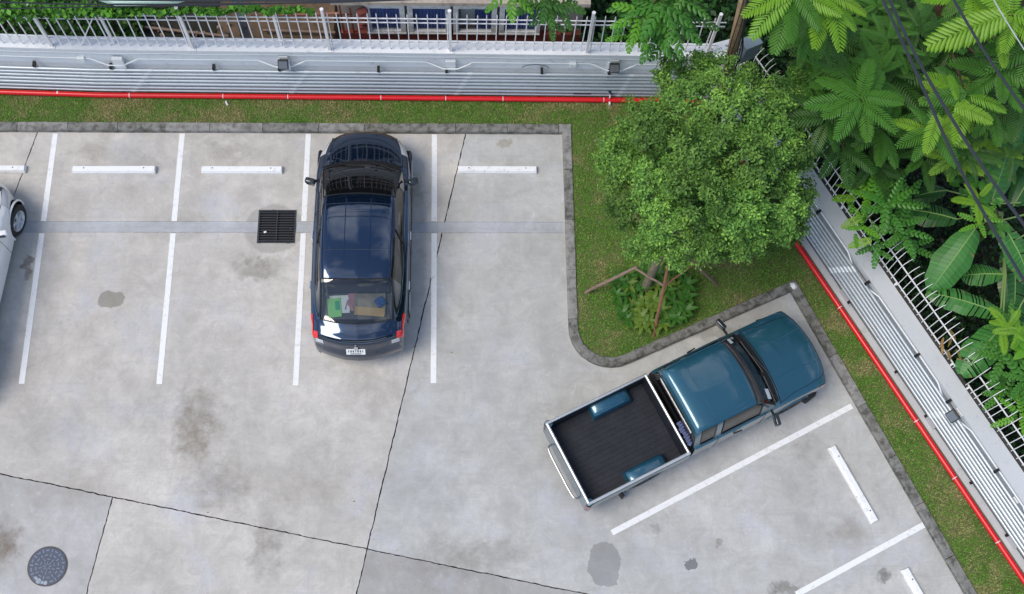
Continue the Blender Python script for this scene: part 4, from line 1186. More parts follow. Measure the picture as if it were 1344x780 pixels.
    for v0 in (2.55, 13.45):
        for u in (8.3, 10.8):
            p_ = sh.ev([u], [v0])[0, 0]
            bevel(MB().box((p_[0], p_[1] + .018 * (1 if v0 < 8 else -1), p_[2]), (.17, .03, .035)).build('door_handle', M['chrome'] if full else paint, root), .008)
    # headlamps, tail lamps
    for (v0, v1, v2) in ((2.75, 4.3, 1), (11.7, 13.25, -1)):
        sh.patch('headlight', 1.75, 3.35, v0, v1, M['lamp_clear'], root, off=.006, nu=10, nv=8)
    for (v0, v1) in ((2.6, 4.0), (12.0, 13.4)):
        sh.patch('taillight', 12.7, 14.6, v0 if v0 < 8 else v0 + .6, v1 if v0 > 8 else v1 - .6, M['taillight'], root, off=.008, nu=12, nv=6)
        sh.patch('taillight', 14.6, 16.0, v0 if v0 < 8 else v0 - .25, v1 if v0 > 8 else v1 + .25, M['taillight'], root, off=.008, nu=10, nv=8)
    for (v0, v1) in ((3.7, 5.0), (11.0, 12.3)):
        sh.patch('taillight_clear', 16.02, 16.7, v0, v1, M['lamp_clear'], root, off=.008, nu=8, nv=6)
    # mirrors
    for s_ in (1, -1):
        mb = MB(); mb.bar((X(1.42), s_ * .80, 1.0), (X(1.45), s_ * .90, 1.02), .05, .03).build('mirror_arm', M['black'], root)
        o = MB().box((X(1.45), s_ * .965, 1.03), (.11, .20, .12), Matrix.Rotation(-.28 * s_, 3, 'Z')).build('mirror', paint if not full else M['mirror_shell'], root)
        bevel(o, .035, 3); shade(o.data, 60)
        MB().box((X(1.51), s_ * .96, 1.03), (.01, .15, .085), Matrix.Rotation(-.28 * s_, 3, 'Z')).build('mirror_glass', M['mirror_face'], root)
    # wipers
    for (a, b) in ((.45, -.05), (-.10, -.58)):
        P = [Vector(sh.ev([5.05], [8 - a * 3.6])[0, 0]) + V(.02, 0, .02), Vector(sh.ev([5.35], [8 - b * 3.6])[0, 0]) + V(.0, 0, .025)]
        MB().tube(P, .010, 5).build('wiper', M['black'], root)
        Q = [Vector(sh.ev([5.42], [8 - a * 4.6])[0, 0]) + V(0, 0, .012), Vector(sh.ev([5.42], [8 - b * 3.0])[0, 0]) + V(0, 0, .012)]
        MB().tube(Q, .008, 5).build('wiper_blade', M['black'], root)
    # cowl grille slats
    for k in range(4):
        sh.rib('cowl_slat', [(5.0 + k * .05, 5.2), (5.0 + k * .05, 8), (5.0 + k * .05, 10.8)], M['black'], root, .006, off=.004)
    # cabin
    mb = MB(); mb.box((X(1.42), 0, .93), (.72, 1.36, .10)); mb.build('dashboard', M['cabin_dark'], root)
    for s_ in (.36, -.36):
        bevel(MB().box((X(2.35), s_, .95), (.16, .46, .75), Matrix.Rotation(-.2, 3, 'Y')).build('front_seat', M['cabin_dark'], root), .05)
        bevel(MB().box((X(2.05), s_, .70), (.50, .48, .16)).build('seat_cushion', M['cabin_dark'], root), .04)
    bevel(MB().box((X(3.55), 0, .85), (.18, 1.2, .55), Matrix.Rotation(-.25, 3, 'Y')).build('rear_seat', M['cabin_dark'], root), .05)
    MB().box((X(3.93), 0, 1.005), (.50, 1.24, .03)).build('parcel_shelf', M['cabin_grey'], root)
    MB().disc((X(1.75), .36, 1.02), .17, .02, 20, 'X').build('steering_wheel', M['black'], root)
    return sh, X

M['cabin_dark'] = simple('cabin_trim', (.025, .026, .028), .8, vary=.2)
M['cabin_grey'] = simple('parcel_shelf_felt', (.09, .095, .10), .9, vary=.3)
M['green_card'] = simple('green_card', (.28, .72, .22), .6, vary=.08)
M['green_dark'] = simple('green_print', (.05, .42, .22), .6)
M['tan_paper'] = simple('kraft_paper', (.46, .30, .12), .7, vary=.12)
M['beige_cloth'] = simple('beige_paper_bag', (.23, .205, .165), .8, vary=.15)
M['mauve'] = simple('mauve_cloth', (.42, .22, .25), .85, vary=.2)
M['blue_cloth'] = simple('blue_cloth', (.03, .09, .26), .85, vary=.3)
M['plate'] = simple('number_plate', (.78, .79, .77), .5, vary=.03)
M['plate_ink'] = simple('plate_ink', (.08, .09, .10), .6)

car = thing('parked_sedan', V(-1.965, 8.59, 0), 'glossy black sedan parked nose to the kerb, papers on its rear shelf', 'car', rz=PI / 2)
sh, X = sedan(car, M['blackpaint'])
def flat(parent, nm, cx, cy, z, w, l, rot, mat, th=.006, tilt=0, crumple=0):
    mb = MB(); n = 5
    R_ = Matrix.Rotation(rot, 3, 'Z') @ Matrix.Rotation(tilt, 3, 'Y')
    vs = []
    for i in range(n + 1):
        for j in range(n + 1):
            q = V(-w / 2 + w * i / n, -l / 2 + l * j / n, random.uniform(-crumple, crumple)); vs.append(R_ @ q + V(cx, cy, z + th))
    for i in range(n + 1):
        for j in range(n + 1):
            q = V(-w / 2 + w * i / n, -l / 2 + l * j / n, -th); vs.append(R_ @ q + V(cx, cy, z + th))
    m_ = (n + 1) ** 2; fs = []
    for i in range(n):
        for j in range(n):
            a = i * (n + 1) + j; fs += [(a, a + n + 1, a + n + 2, a + 1), (m_ + a, m_ + a + 1, m_ + a + n + 2, m_ + a + n + 1)]
    for i in range(n):
        for (a, b) in ((i, i + 1), (m_ - 1 - i, m_ - 2 - i), (i * (n + 1), (i + 1) * (n + 1)), ((i + 1) * (n + 1) + n, i * (n + 1) + n)):
            fs.append((a, b, m_ + b, m_ + a))
    mb.add(vs, fs); return mb.build(nm, mat, parent)
# things lying on the parcel shelf (the car's own frame: x forward, y left)
def onshelf(nm, label, cat, lx, ly, dz, w, l, rot, mat, **kw):
    p_ = car.matrix_basis @ V(lx, ly, 1.021 + dz)
    o = flat(None, nm, 0, 0, 0, w, l, rot + PI / 2, mat, **kw); o.location = p_; return tag(o, label, cat)
onshelf('paper_sheet', 'white paper sheets half under the green folder behind the rear glass', 'paper', X(3.90), .33, .006, .34, .36, .05, M['paper'], th=.003)
onshelf('folder', 'bright green folder lying behind the rear glass of the black sedan', 'folder', X(3.97), .42, .016, .36, .24, .12, M['green_card'], th=.008)
onshelf('cover_label', 'dark green print on the cover of the green folder', 'label', X(3.93), .37, .036, .17, .07, .12, M['green_dark'], th=.001)
onshelf('cloth', 'pinkish crumpled cloth in the middle of the rear shelf', 'cloth', X(3.84), .10, .006, .36, .20, -.2, M['mauve'], crumple=.012)
onshelf('paper_bag', 'large beige paper bag spread over the right of the rear shelf', 'bag', X(3.90), -.22, .012, .40, .56, .02, M['beige_cloth'], crumple=.012, th=.02)
onshelf('envelope', 'brown kraft envelope lying along the back edge of the rear shelf', 'envelope', X(4.05), -.22, .034, .16, .54, -.08, M['tan_paper'], th=.01)
onshelf('blue_cloth', 'crumpled dark blue cloth on the beige bag at the right', 'cloth', X(3.87), -.40, .058, .17, .17, .6, M['blue_cloth'], crumple=.02)
# number plate and badge
pl = MB().box((X(4.735), .03, .83), (.02, .34, .12), Matrix.Rotation(.55, 3, 'Y')).build('number_plate', M['plate'], car)
def text_on(s_, size, loc, rot, mat, parent, nm='lettering', ext=.001):
    cu = bpy.data.curves.new(nm, 'FONT'); cu.body = s_; cu.size = size; cu.extrude = ext; cu.align_x = 'CENTER'; cu.align_y = 'CENTER'
    o = bpy.data.objects.new(nm, cu); COL.objects.link(o)
    dg = bpy.context.evaluated_depsgraph_get(); me = bpy.data.meshes.new_from_object(o.evaluated_get(dg)); bpy.data.objects.remove(o)
    me.materials.clear(); me.materials.append(mat)
    o = bpy.data.objects.new(nm, me); link(o, parent); o.location = loc; o.rotation_euler = rot; return o
Rp = Matrix.Rotation(.55, 3, 'Y')
# plate writing is blurred in the photo: a row of characters above a line of small print
for k in range(7):
    q = V(X(4.735), .03, .83) + Rp @ V(-.012, (k - 3) * -.042, .018)
    MB().box(q, (.004, .024 if k % 3 else .014, .05), Rp).build('plate_character', M['plate_ink'], pl)
MB().box(V(X(4.735), .03, .83) + Rp @ V(-.012, 0, -.038), (.004, .20, .014), Rp).build('plate_small_print', M['plate_ink'], pl)
MB().disc(V(X(4.70), .02, .93), .04, .02, 12, R=Matrix.Rotation(-1.0, 3, 'Y')).build('badge', M['chrome'], car)
# chrome trim line at the rear sill
MB().box((X(2.3), -.905, .30), (2.1, .012, .05)).build('side_sill_trim', M['black'], car)

# ---------------------------------------------------------------- white car
wc = thing('parked_car', V(-9.52, 7.60, 0), 'white car cut off by the left edge of the photo, right front wheel showing', 'car', rz=PI / 2 - math.radians(5.0))
sh2, X2 = sedan(wc, M['whitepaint'], steer=math.radians(-8), full=False)

# ---------------------------------------------------------------- pickup
TH = math.radians(26.0)
fw = V(math.cos(TH), math.sin(TH), 0); lf = V(-fw.y, fw.x, 0)
TC = V(4.0, 5.1, 0) + lf * .115
tr = thing('pickup_truck', TC, 'teal blue pickup with an empty black-lined bed and chrome bed rails', 'pickup truck', rz=TH)
TP = M['tealpaint']
W_ = .825
st = [
    (2.66, hood(.70, .56, .60, .36)),
    (2.645, hood(.755, .72, .80, .34)),
    (2.59, hood(.785, .86, .92, .34)),
    (2.42, hood(.80, .93, .98, .34)),
    (1.95, hood(.81, .98, 1.05, .34)),
    (1.48, sec(.815, 1.00, .76, 1.045, .72, 1.075, 1.11, .34)),          # 5 screen base
    (1.24, sec(.82, 1.01, .76, 1.055, .685, 1.30, 1.345, .34)),          # 6
    (.96, sec(.825, 1.02, .76, 1.06, .635, 1.56, 1.62, .34)),            # 7 roof front
    (.55, sec(.825, 1.02, .76, 1.06, .64, 1.595, 1.66, .34)),            # 8
    (.05, sec(.825, 1.02, .76, 1.06, .64, 1.60, 1.665, .34)),            # 9
    (-.24, sec(.825, 1.02, .755, 1.06, .63, 1.575, 1.635, .34)),         # 10 roof rear
    (-.31, sec(.82, 1.02, .75, 1.06, .635, 1.52, 1.575, .34)),           # 11
    (-.34, sec(.81, 1.02, .74, 1.06, .65, 1.44, 1.49, .34)),             # 12
]
bow = [.18, .18, .18, .17, .15, .13, .12, .13, .04, 0, 0, 0, 0]
ts = Shell(st, bow)
arch_f = (1.78, .36, .42)
holes = [(5.2, 7, 5, 11), (6.5, 8.62, 4, 5), (6.5, 8.62, 11, 12), (8.95, 9.85, 4, 5), (8.95, 9.85, 11, 12)]
ts.patch('cab_and_bonnet', 0, ts.S - 1, 0, 16, TP, tr, off=0, nu=(ts.S - 1) * 9, nv=96, holes=holes, arches=(arch_f,))
wsn = ts.patch('windscreen', 5.2, 7, 5, 11, M['glass_ws'], tr, off=-.002)
ts.rib('glass_seal', [(5.2, 5), (5.2, 8), (5.2, 11), (7, 11), (7, 8), (7, 5), (5.2, 5)], M['black'], wsn, .014)
ts.patch('tint_band', 6.45, 6.97, 5.05, 10.95, M['purple_tint'] if 'purple_tint' in M else M['black'], wsn, off=.003)
for (v0, v1) in ((4, 5), (11, 12)):
    for (a, b) in ((6.5, 8.62), (8.95, 9.85)):
        g_ = ts.patch('side_window', a, b, v0, v1, M['glass_dark'], tr, off=-.004)
        ts.rib('window_seal', [(a, v0), (a, v1), (b, v1), (b, v0), (a, v0)], M['black'], g_, .009)
    ts.rib('drip_rail', [(6.0, 5.02 if v0 == 4 else 10.98), (7.0, 5.1 if v0 == 4 else 10.9), (8.5, 5.1 if v0 == 4 else 10.9), (10.0, 5.1 if v0 == 4 else 10.9)], TP, tr, .011)
for s_ in ((0.3, 1, 2, 3, 3.95), (15.7, 15, 14, 13, 12.05)):
    ts.rib('door_seam', [(6.1, k) for k in s_], M['pit'], tr, .005, off=0)
    ts.rib('door_seam', [(8.8, k) for k in s_], M['pit'], tr, .005, off=0)
ts.rib('roof_seam', [(8.9, 5.4), (8.9, 10.6)], TP, tr, .005, off=-.002)
for vs_ in ((6.0, 4.6, 4.3, 4.3), (10.0, 11.4, 11.7, 11.7)):
    ts.rib('bonnet_seam', [(1.8, vs_[0] - (1 if vs_[0] < 8 else -1) * .9), (2.6, vs_[1]), (3.6, vs_[2]), (4.8, vs_[3])], M['pit'], tr, .005, off=0)
ts.rib('bonnet_seam', [(4.8, 4.3), (4.82, 8), (4.8, 11.7)], M['pit'], tr, .010, off=0)
ts.rib('bonnet_seam', [(1.9, 5.2), (1.85, 8), (1.9, 10.8)], M['pit'], tr, .006, off=0)
# bonnet power bulge creases
for v in (6.6, 9.4):
    ts.rib('bonnet_crease', [(2.6, v), (3.4, v + (.1 if v < 8 else -.1)), (4.6, v + (.25 if v < 8 else -.25))], TP, tr, .014, off=-.009)
# cowl, wipers
for k in range(5):
    ts.rib('cowl_slat', [(4.90 + k * .055, 5.3), (4.90 + k * .055, 8), (4.90 + k * .055, 10.7)], M['black'], tr, .007, off=.003)
for (a, b) in ((10.6, 8.6), (8.4, 6.3)):
    P = [Vector(ts.ev([4.95], [a])[0, 0]) + V(.01, 0, .03), Vector(ts.ev([5.30], [(a + b) / 2])[0, 0]) + V(.01, 0, .035)]
    wp = MB().tube(P, .011, 5).build('wiper', M['black'], tr)
    P = [Vector(ts.ev([5.20], [a])[0, 0]) + V(.01, 0, .022), Vector(ts.ev([5.36], [b])[0, 0]) + V(.01, 0, .022)]
    MB().tube(P, .010, 5).build('wiper_blade', M['black'], wp)
# stickers and a paper behind the screen
ts.patch('parking_permit', 5.45, 5.95, 9.35, 10.1, M['paper'], wsn, off=.005, nu=2, nv=2)
ts.patch('sticker', 6.2, 6.55, 5.35, 6.2, M['paper'], wsn, off=.006, nu=2, nv=2)
ts.patch('sticker', 5.75, 6.1, 5.30, 5.75, M['lamp_clear'], wsn, off=.006, nu=2, nv=2)
# cab rear wall with its window
mb = MB()
zz = [(.79, .36), (.79, 1.02), (.74, 1.06), (.62, 1.46), (-.62, 1.46), (-.74, 1.06), (-.79, 1.02), (-.79, .36)]
mb.add([(-.335, y, z) for (y, z) in zz] + [(-.30, y, z) for (y, z) in zz], [tuple(range(8)), tuple(range(15, 7, -1))] + [(i, (i + 1) % 8, 8 + (i + 1) % 8, 8 + i) for i in range(8)])
mb.build('cab_back', M['black'], tr)
rg = MB(); rg.add([(-.345, .60, 1.08), (-.345, -.60, 1.08), (-.345, -.53, 1.44), (-.345, .53, 1.44)], [(0, 1, 2, 3)])
rg.build('rear_window', M['gloss_black'] if 'gloss_black' in M else M['black'], tr)
o = MB()
for k in range(9): o.tube([(-.36 - random.uniform(0, .03), -.25 - k * .05, 1.02 + random.uniform(-.02, .03)), (-.375, -.27 - k * .05, 1.06 + .02 * math.sin(k * 2.0)), (-.355, -.26 - k * .05, 1.16 + .03 * math.sin(k * 1.4))], [.03, .035, .02], 6)
bl = o.build('blue_bundle', M['blue_grey'] if 'blue_grey' in M else M['blue_cloth'], None, smooth=True)
bl.parent = None; bl.location = TC; bl.rotation_euler = (0, 0, TH); bl['kind'] = 'stuff'
tag(bl, 'bunched greyish blue cloth stuffed between the pickup cab and bed', 'cloth')
# interior
MB().box((1.15, 0, .98), (.45, 1.35, .12)).build('dashboard', M['cabin_dark'], tr)
MB().box((1.0, 0, .62), (2.6, 1.40, .45)).build('cab_floor', M['cabin_dark'], tr)
for s_ in (.34, -.34): bevel(MB().box((.42, s_, .98), (.16, .50, .60), Matrix.Rotation(-.2, 3, 'Y')).build('seat', M['cabin_dark'], tr), .05)
MB().disc((.86, -.36, 1.08), .18, .02, 20, 'X').build('steering_wheel', M['black'], tr)
# chassis, wheels
MB().box((.1, 0, .42), (4.6, .9, .18)).build('chassis', M['black'], tr)
for x in (1.78, -1.22):
    for s_ in (1, -1):
        wheel(tr, x, .70 * s_, .335, .22, s_, 0, 6, 'iron')
        wheel_well(tr, x, .37, .43 if x > 0 else .385, (.45 if x > 0 else .57) * s_, .80 * s_)
for s_ in (1, -1):
    pts = [(1.78 + math.cos(a) * .42, s_ * .80, .36 + math.sin(a) * .42) for a in [PI * (-.05 + 1.1 * i / 18) for i in range(19)]]
    MB().tube(pts, .028, 6).build('arch_lip', TP, tr, smooth=True)
    pts = [(-1.22 + math.cos(a) * .43, s_ * .815, .38 + math.sin(a) * .42) for a in [PI * (-.02 + 1.04 * i / 18) for i in range(19)]]
    MB().tube(pts, .030, 6).build('arch_lip', M['dark_teal'] if 'dark_teal' in M else TP, tr, smooth=True)
# front: bumper, lamps, indicators
o = MB().tube([(2.05, .80, .50), (2.25, .77, .50), (2.40, .64, .50), (2.50, .40, .50), (2.54, 0, .50), (2.50, -.40, .50), (2.40, -.64, .50), (2.25, -.77, .50), (2.05, -.80, .50)], .10, 10).build('front_bumper', M['black'], tr, smooth=True)
for s_ in (1, -1):
    va, vb = ((3.0, 4.4) if s_ > 0 else (11.6, 13.0)); ts.patch('headlight', .35, 1.25, va, vb, M['lamp_clear'], tr, off=.004, nu=8, nv=6)
    va, vb = ((2.3, 2.95) if s_ > 0 else (13.05, 13.7)); ts.patch('indicator', 1.5, 2.75, va, vb, M['amber'], tr, off=.006, nu=8, nv=5)
    # mirrors
    MB().bar((1.22, s_ * .78, 1.10), (1.20, s_ * .92, 1.13), .04, .03).build('mirror_arm', M['black'], tr)
    o = bevel(MB().box((1.20, s_ * .985, 1.14), (.085, .22, .15), Matrix.Rotation(.25 * s_, 3, 'Z')).build('mirror', M['mirror_shell'] if 'mirror_shell' in M else M['black'], tr), .025, 3); shade(o.data, 60)
    MB().box((1.155, s_ * .985, 1.14), (.008, .17, .11), Matrix.Rotation(.25 * s_, 3, 'Z')).build('mirror_glass', M['mirror_face'], tr)
    MB().tube([(.45, s_ * .83, .93), (.62, s_ * .845, .93)], .014, 6).build('door_handle', M['black'], tr)
# ---- load bed
bx0, bx1, bz0, bz1 = -2.46, -.425, .36, .96
def wallbox(x0, x1, y0, y1, z0, z1, nm, mat, bw=.0):
    o = MB().box(((x0 + x1) / 2, (y0 + y1) / 2, (z0 + z1) / 2), (x1 - x0, y1 - y0, z1 - z0)).build(nm, mat, tr)
    return bevel(o, bw, 3) if bw else o
for s_ in (1, -1):
    # curved outer side with the arch cut away
    n = 40; vs = []; fs = []
    prof = [(.80, .34), (.825, .45), (.838, .62), (.838, .80), (.825, .92), (.80, bz1), (.765, bz1 - .002)]
    for i in range(n + 1):
        x = bx0 + .05 + (bx1 - bx0 - .05) * i / n
        for (y, z) in prof:
            az = math.sqrt(max(0, .42 ** 2 - (x + 1.22) ** 2)) + .38
            if abs(x + 1.22) < .42: z = max(z, min(az, .83) if z < .85 else z)
            vs.append((x, s_ * y, z))
    k = len(prof)
    for i in range(n):
        for j in range(k - 1): fs.append((i * k + j, (i + 1) * k + j, (i + 1) * k + j + 1, i * k + j + 1))
    o = MB().add(vs, fs).build('bed_side', TP, tr); shade(o.data, 50)
    wallbox(bx0 + .06, bx1 - .005, s_ * .765 - .006, s_ * .765 + .006, .52, bz1 - .01, 'inner_side', M['liner'] if 'liner' in M else M['black'])
    # wheel box inside the bed
    mb = MB(); n = 14; vs = []
    for i in range(n + 1):
        a = PI * i / n; xx = -1.20 - math.cos(a) * .40; h = .555 + .23 * math.sin(a) ** .30 if 0 < i < n else .54
        for (y, dz) in ((.762, 0), (.62, 0), (.57, -.02), (.54, -.06)): vs.append((xx, s_ * y, max(.54, h + dz) if dz > -.05 else max(.54, h + dz)))
        vs.append((xx, s_ * .53, .54))
    mb.add(vs, [(i * 5 + j, (i + 1) * 5 + j, (i + 1) * 5 + j + 1, i * 5 + j + 1) for i in range(n) for j in range(4)])
    o = mb.build('wheel_box', M['bed_teal'] if 'bed_teal' in M else TP, tr); shade(o.data, 70)
wallbox(bx1 - .05, bx1, -.80, .80, .45, bz1, 'bed_front', M['liner'] if 'liner' in M else M['black'])
wallbox(bx0 + .03, bx1, -.775, .775, .50, .535, 'bed_floor', M['liner'] if 'liner' in M else M['black'])
first = None
for i in range(17):
    y = -.72 + i * .09
    if abs(y) > .74: continue
    if first is None:
        first = MB().box((0, 0, 0), (1.90, .035, .014)).build('floor_rib', M['liner'] if 'liner' in M else M['black'], tr); o = first
    else: o = first.copy(); COL.objects.link(o); o.parent = tr
    o.location = ((bx0 + bx1) / 2, y, .541)
tg = bevel(MB().box((bx0 + .02, 0, .66), (.055, 1.50, .60)).build('tailgate', TP, tr), .012)
# rounded rear corners with tail lamps
for s_ in (1, -1):
    o = MB().tube([(bx0 + .05, s_ * .775, .42), (bx0 + .05, s_ * .775, bz1 - .012)], .068, 16).build('corner_post', TP, tr, smooth=True); shade(o.data, 50)
    pts = [(bx0 + .05 + math.cos(a) * .0, 0, 0) for a in (0,)]
    mb = MB(); n = 8; vs = []
    for z in (.60, .90):
        for i in range(n + 1):
            a = PI * .42 + (PI * .62) * i / n
            vs.append((bx0 + .05 + math.cos(a) * .078, s_ * (.775 + math.sin(a) * .078 - 0), z))
    mb.add(vs, [(i, i + 1, n + 2 + i, n + 1 + i) for i in range(n)]); mb.build('taillight', M['taillight_dark'] if 'taillight_dark' in M else M['taillight'], tr)
# chrome rails on the bed rim
rl = [((bx0 + .035, .79), (bx1 - .03, .79)), ((bx0 + .035, -.79), (bx1 - .03, -.79)), ((bx0 + .02, .79), (bx0 + .02, -.79)), ((bx1 - .02, .79), (bx1 - .02, -.79))]
for (a, b) in rl:
    MB().tube([(a[0], a[1], bz1 + .018), (b[0], b[1], bz1 + .018)], .028, 10).build('bed_rail', M['dull_chrome'], tr, smooth=True)
for (x, y) in ((bx0 + .025, .79), (bx0 + .025, -.79), (bx1 - .025, .79), (bx1 - .025, -.79)):
    MB().tube([(x - .022, y, bz1 + .018), (x + .022, y, bz1 + .018)], .031, 10).build('rail_corner', M['dull_chrome'], tr, smooth=True)
# rear tube bumper
pts = [(bx0 + .05, .50, .46), (bx0 - .06, .50, .47), (bx0 - .10, .44, .47), (bx0 - .105, 0, .47), (bx0 - .10, -.50, .47), (bx0 - .06, -.56, .47), (bx0 + .05, -.56, .46)]
def fillet(P, n=3):
    for _ in range(n):
        Q = [P[0]]
        for i in range(len(P) - 1):
            a, b = Vector(P[i]), Vector(P[i + 1]); Q += [a.lerp(b, .25), a.lerp(b, .75)]
        Q.append(P[-1]); P = Q
    return P
MB().tube(fillet(pts), .019, 8).build('rear_bumper_tube', M['dark_steel'], tr, smooth=True)
MB().box((-1.72, -.78, .22), (.03, .22, .30), .1).build('mud_flap', M['black'], tr)
MB().box((-1.72, .78, .22), (.03, .22, .30), -.1).build('mud_flap', M['black'], tr)
# scuffs in the liner: fine dust handled by its material

# ================================================================== POLE, CABLES
pb = U(936, 176, 0); ptop = U(984, -28, 6.2)
po = thing('utility_pole', V(pb.x, pb.y, 0), 'brown wooden utility pole rising behind the round tree at the wall corner', 'utility pole')
MB().tube([pb + V(0, 0, -.2), pb.lerp(ptop, .5), ptop + (ptop - pb) * .06], [.115, .10, .09], 14).build('pole_shaft', M['pole'], po, smooth=True, world=True)
# grey meter box strapped to the pole
pz = U(981, 64, 3.3)
bx_ = bevel(MB().box(pz, (.36, .24, .46), Matrix.Rotation(.5, 3, 'Z') @ Matrix.Rotation(.12, 3, 'Y')).build('meter_box', M['box_grey'], None), .012)
tag(bx_, 'grey metal box strapped beside the brown utility pole', 'electrical box')
MB().bar(pz + V(-.16, -.06, .12), pz + V(-.42, -.02, .14), .03).build('box_strap', M['galv'], None)
tag(bpy.data.objects['box_strap'], 'steel strap holding the grey box to the utility pole', 'strap')
def cable(pts, r, name, label, mat='cable', cat='cable', group=None, sag=0):
    P = [Vector(p) for p in pts]
    for _ in range(3):
        Q = [P[0]]
        for i in range(len(P) - 1): Q += [P[i].lerp(P[i + 1], .25), P[i].lerp(P[i + 1], .75)]
        Q.append(P[-1]); P = Q
    o = MB().tube(P, r, 6).build(name, M[mat], None, smooth=True); return tag(o, label, cat, group)
# drop cables bundled down the pole
for k in range(6):
    a = k * .35 - .6; q0 = pb.lerp(ptop, .95); rr_ = .125
    pts = []
    for j in range(9):
        t = .12 + .85 * j / 8; c = pb.lerp(ptop, t); o_ = .03 * math.sin(j * 1.7 + k * 2.1)
        pts.append(c + V(math.sin(a + .3 * math.sin(j + k)) * rr_ + (.05 * math.sin(j * 2 + k) if k > 3 else 0), -math.cos(a) * rr_ - .01 * k, o_))
    cable(pts, .010, 'drop_cable', 'black service cables hanging down the brown utility pole', group='black cables down the utility pole')
for k in range(3):
    b0 = pb.lerp(ptop, .40 + k * .08); L0 = [b0 + V(-.13, -.02, .05), b0 + V(-.42 - .08 * k, .05, .10 - .1 * k), b0 + V(-.50 - .05 * k, .03, -.35), b0 + V(-.32, .02, -.75), b0 + V(-.12, -.05, -.5)]
    cable(L0, .008, 'cable_coil', 'loose black cable loops on the left of the utility pole', group='cable loops by the utility pole')
cable([pb.lerp(ptop, .30) + V(.12, -.1, 0), pb.lerp(ptop, .34) + V(.4, -.12, -.1), pb.lerp(ptop, .2) + V(.35, -.1, -.3), pb.lerp(ptop, .12) + V(.1, -.12, 0)], .012, 'drop_cable', 'thick black cable curling under the grey box', group=None)
# overhead lines (top left)
for k, (ya, yb, z, r_, lb) in enumerate(((-3, 1.5, 5.2, .016, 'thick black overhead cable crossing the top left corner, upper one'), (3.5, 3.0, 5.0, .014, 'black overhead cable above the ivy at the top left, lower one'), (9, 1, 4.9, .010, 'thin black overhead cable dipping over the ivy at the far left'))):
    pts = [U(-60, ya - 2 + (6 if k == 2 else 0), z), U(120, ya + (0 if k == 2 else 3), z - .02), U(300, (ya + yb) / 2 + 2, z), U(480, yb, z + .05), U(760, -12, z + .4), ptop + V(-.1, 0, -.4 + .1 * k)]
    cable(pts, r_, 'overhead_cable', lb)
# big cables over the jungle at the right
Zc = 7.0
cable([U(1140, -40, Zc), U(1200, 88, Zc - .05), U(1262, 232, Zc - .1), U(1360, 395, Zc - .1)], .025, 'overhead_cable', 'left one of the pair of thick dark cables slanting over the jungle')
cable([U(1150, -40, Zc), U(1205, 84, Zc - .02), U(1290, 222, Zc), U(1370, 330, Zc)], .025, 'overhead_cable', 'right one of the pair of thick dark cables slanting over the jungle')
cable([U(1235, -30, Zc + .3), U(1262, 18, Zc + .25), U(1300, 82, Zc + .2), U(1365, 172, Zc + .2)], .021, 'overhead_cable', 'single dark cable crossing the top right corner')
cable([U(1290, -30, Zc + .6), U(1306, 5, Zc + .6), U(1360, 90, Zc + .6)], .009, 'overhead_cable', 'thin pale wire in the very top right corner', 'cable_grey')

# ================================================================== BEYOND THE TOP WALL
tag(MB().prism([(-15, 12.25), (-2.75, 12.2), (-2.75, 22), (-15, 22)], -.9, -.02).build('yard', M['soil']), kind='structure')
tag(MB().prism([(-15, 12.27), (-5.2, 12.22), (-4.9, 22), (-15, 22)], -.02, .012).build('yard_path', M['dark_soil']), kind='structure')
MBp = thing('leaning_post', U(322, 56, .2), 'old grey concrete post behind the railing at the top left', 'post')
MB().bar(U(326, 60, .05), U(309, -10, 2.4), .17, .17).build('post_shaft', M['kerb2'], MBp, world=True)
for k, (a, b, z) in enumerate((((330, 21), (478, 17), 1.3), ((345, 40), (440, 43), .1), ((190, 36), (300, 48), .1))):
    tag(MB().bar(U(a[0], a[1], z), U(b[0], b[1], z), .05, .04).build('plank', M['wood_red' if k == 0 else 'wood']), ['thin reddish rail running behind the ivy towards the house', 'old plank lying in the brown yard beside the house', 'old plank lying in the dark yard left of the grey post'][k], 'plank')
# rubble
for k in range(26):
    px = random.uniform(150, 300); q = U(px, random.uniform(30, 55), .05)
    R_ = Matrix.Rotation(random.uniform(0, 6), 3, 'Z') @ Matrix.Rotation(random.uniform(-.3, .3), 3, 'X')
    o = MB().box((0, 0, 0), (random.uniform(.06, .22), random.uniform(.03, .07), random.uniform(.02, .05)), R_, .2).build('rubble', M[random.choice(['moss', 'wood', 'dark_soil'])]); o.location = q
    tag(o, 'broken bits of wood and stone lying in the dark yard behind the railing', 'rubble', 'rubble in the yard at the top left')
# pale green roof corner
g0 = [U(150, 4, 3.2), U(225, 2, 3.2), U(330, -25, 3.2), U(60, -25, 3.2)]
M['green_roof'] = simple('pale_green_roof', (.50, .66, .56), .6)
tag(MB().prism([(v.x, v.y) for v in g0], 3.1, 3.2).build('canopy_roof', M['green_roof']), 'edge of a pale green canopy roof at the top left', 'roof')

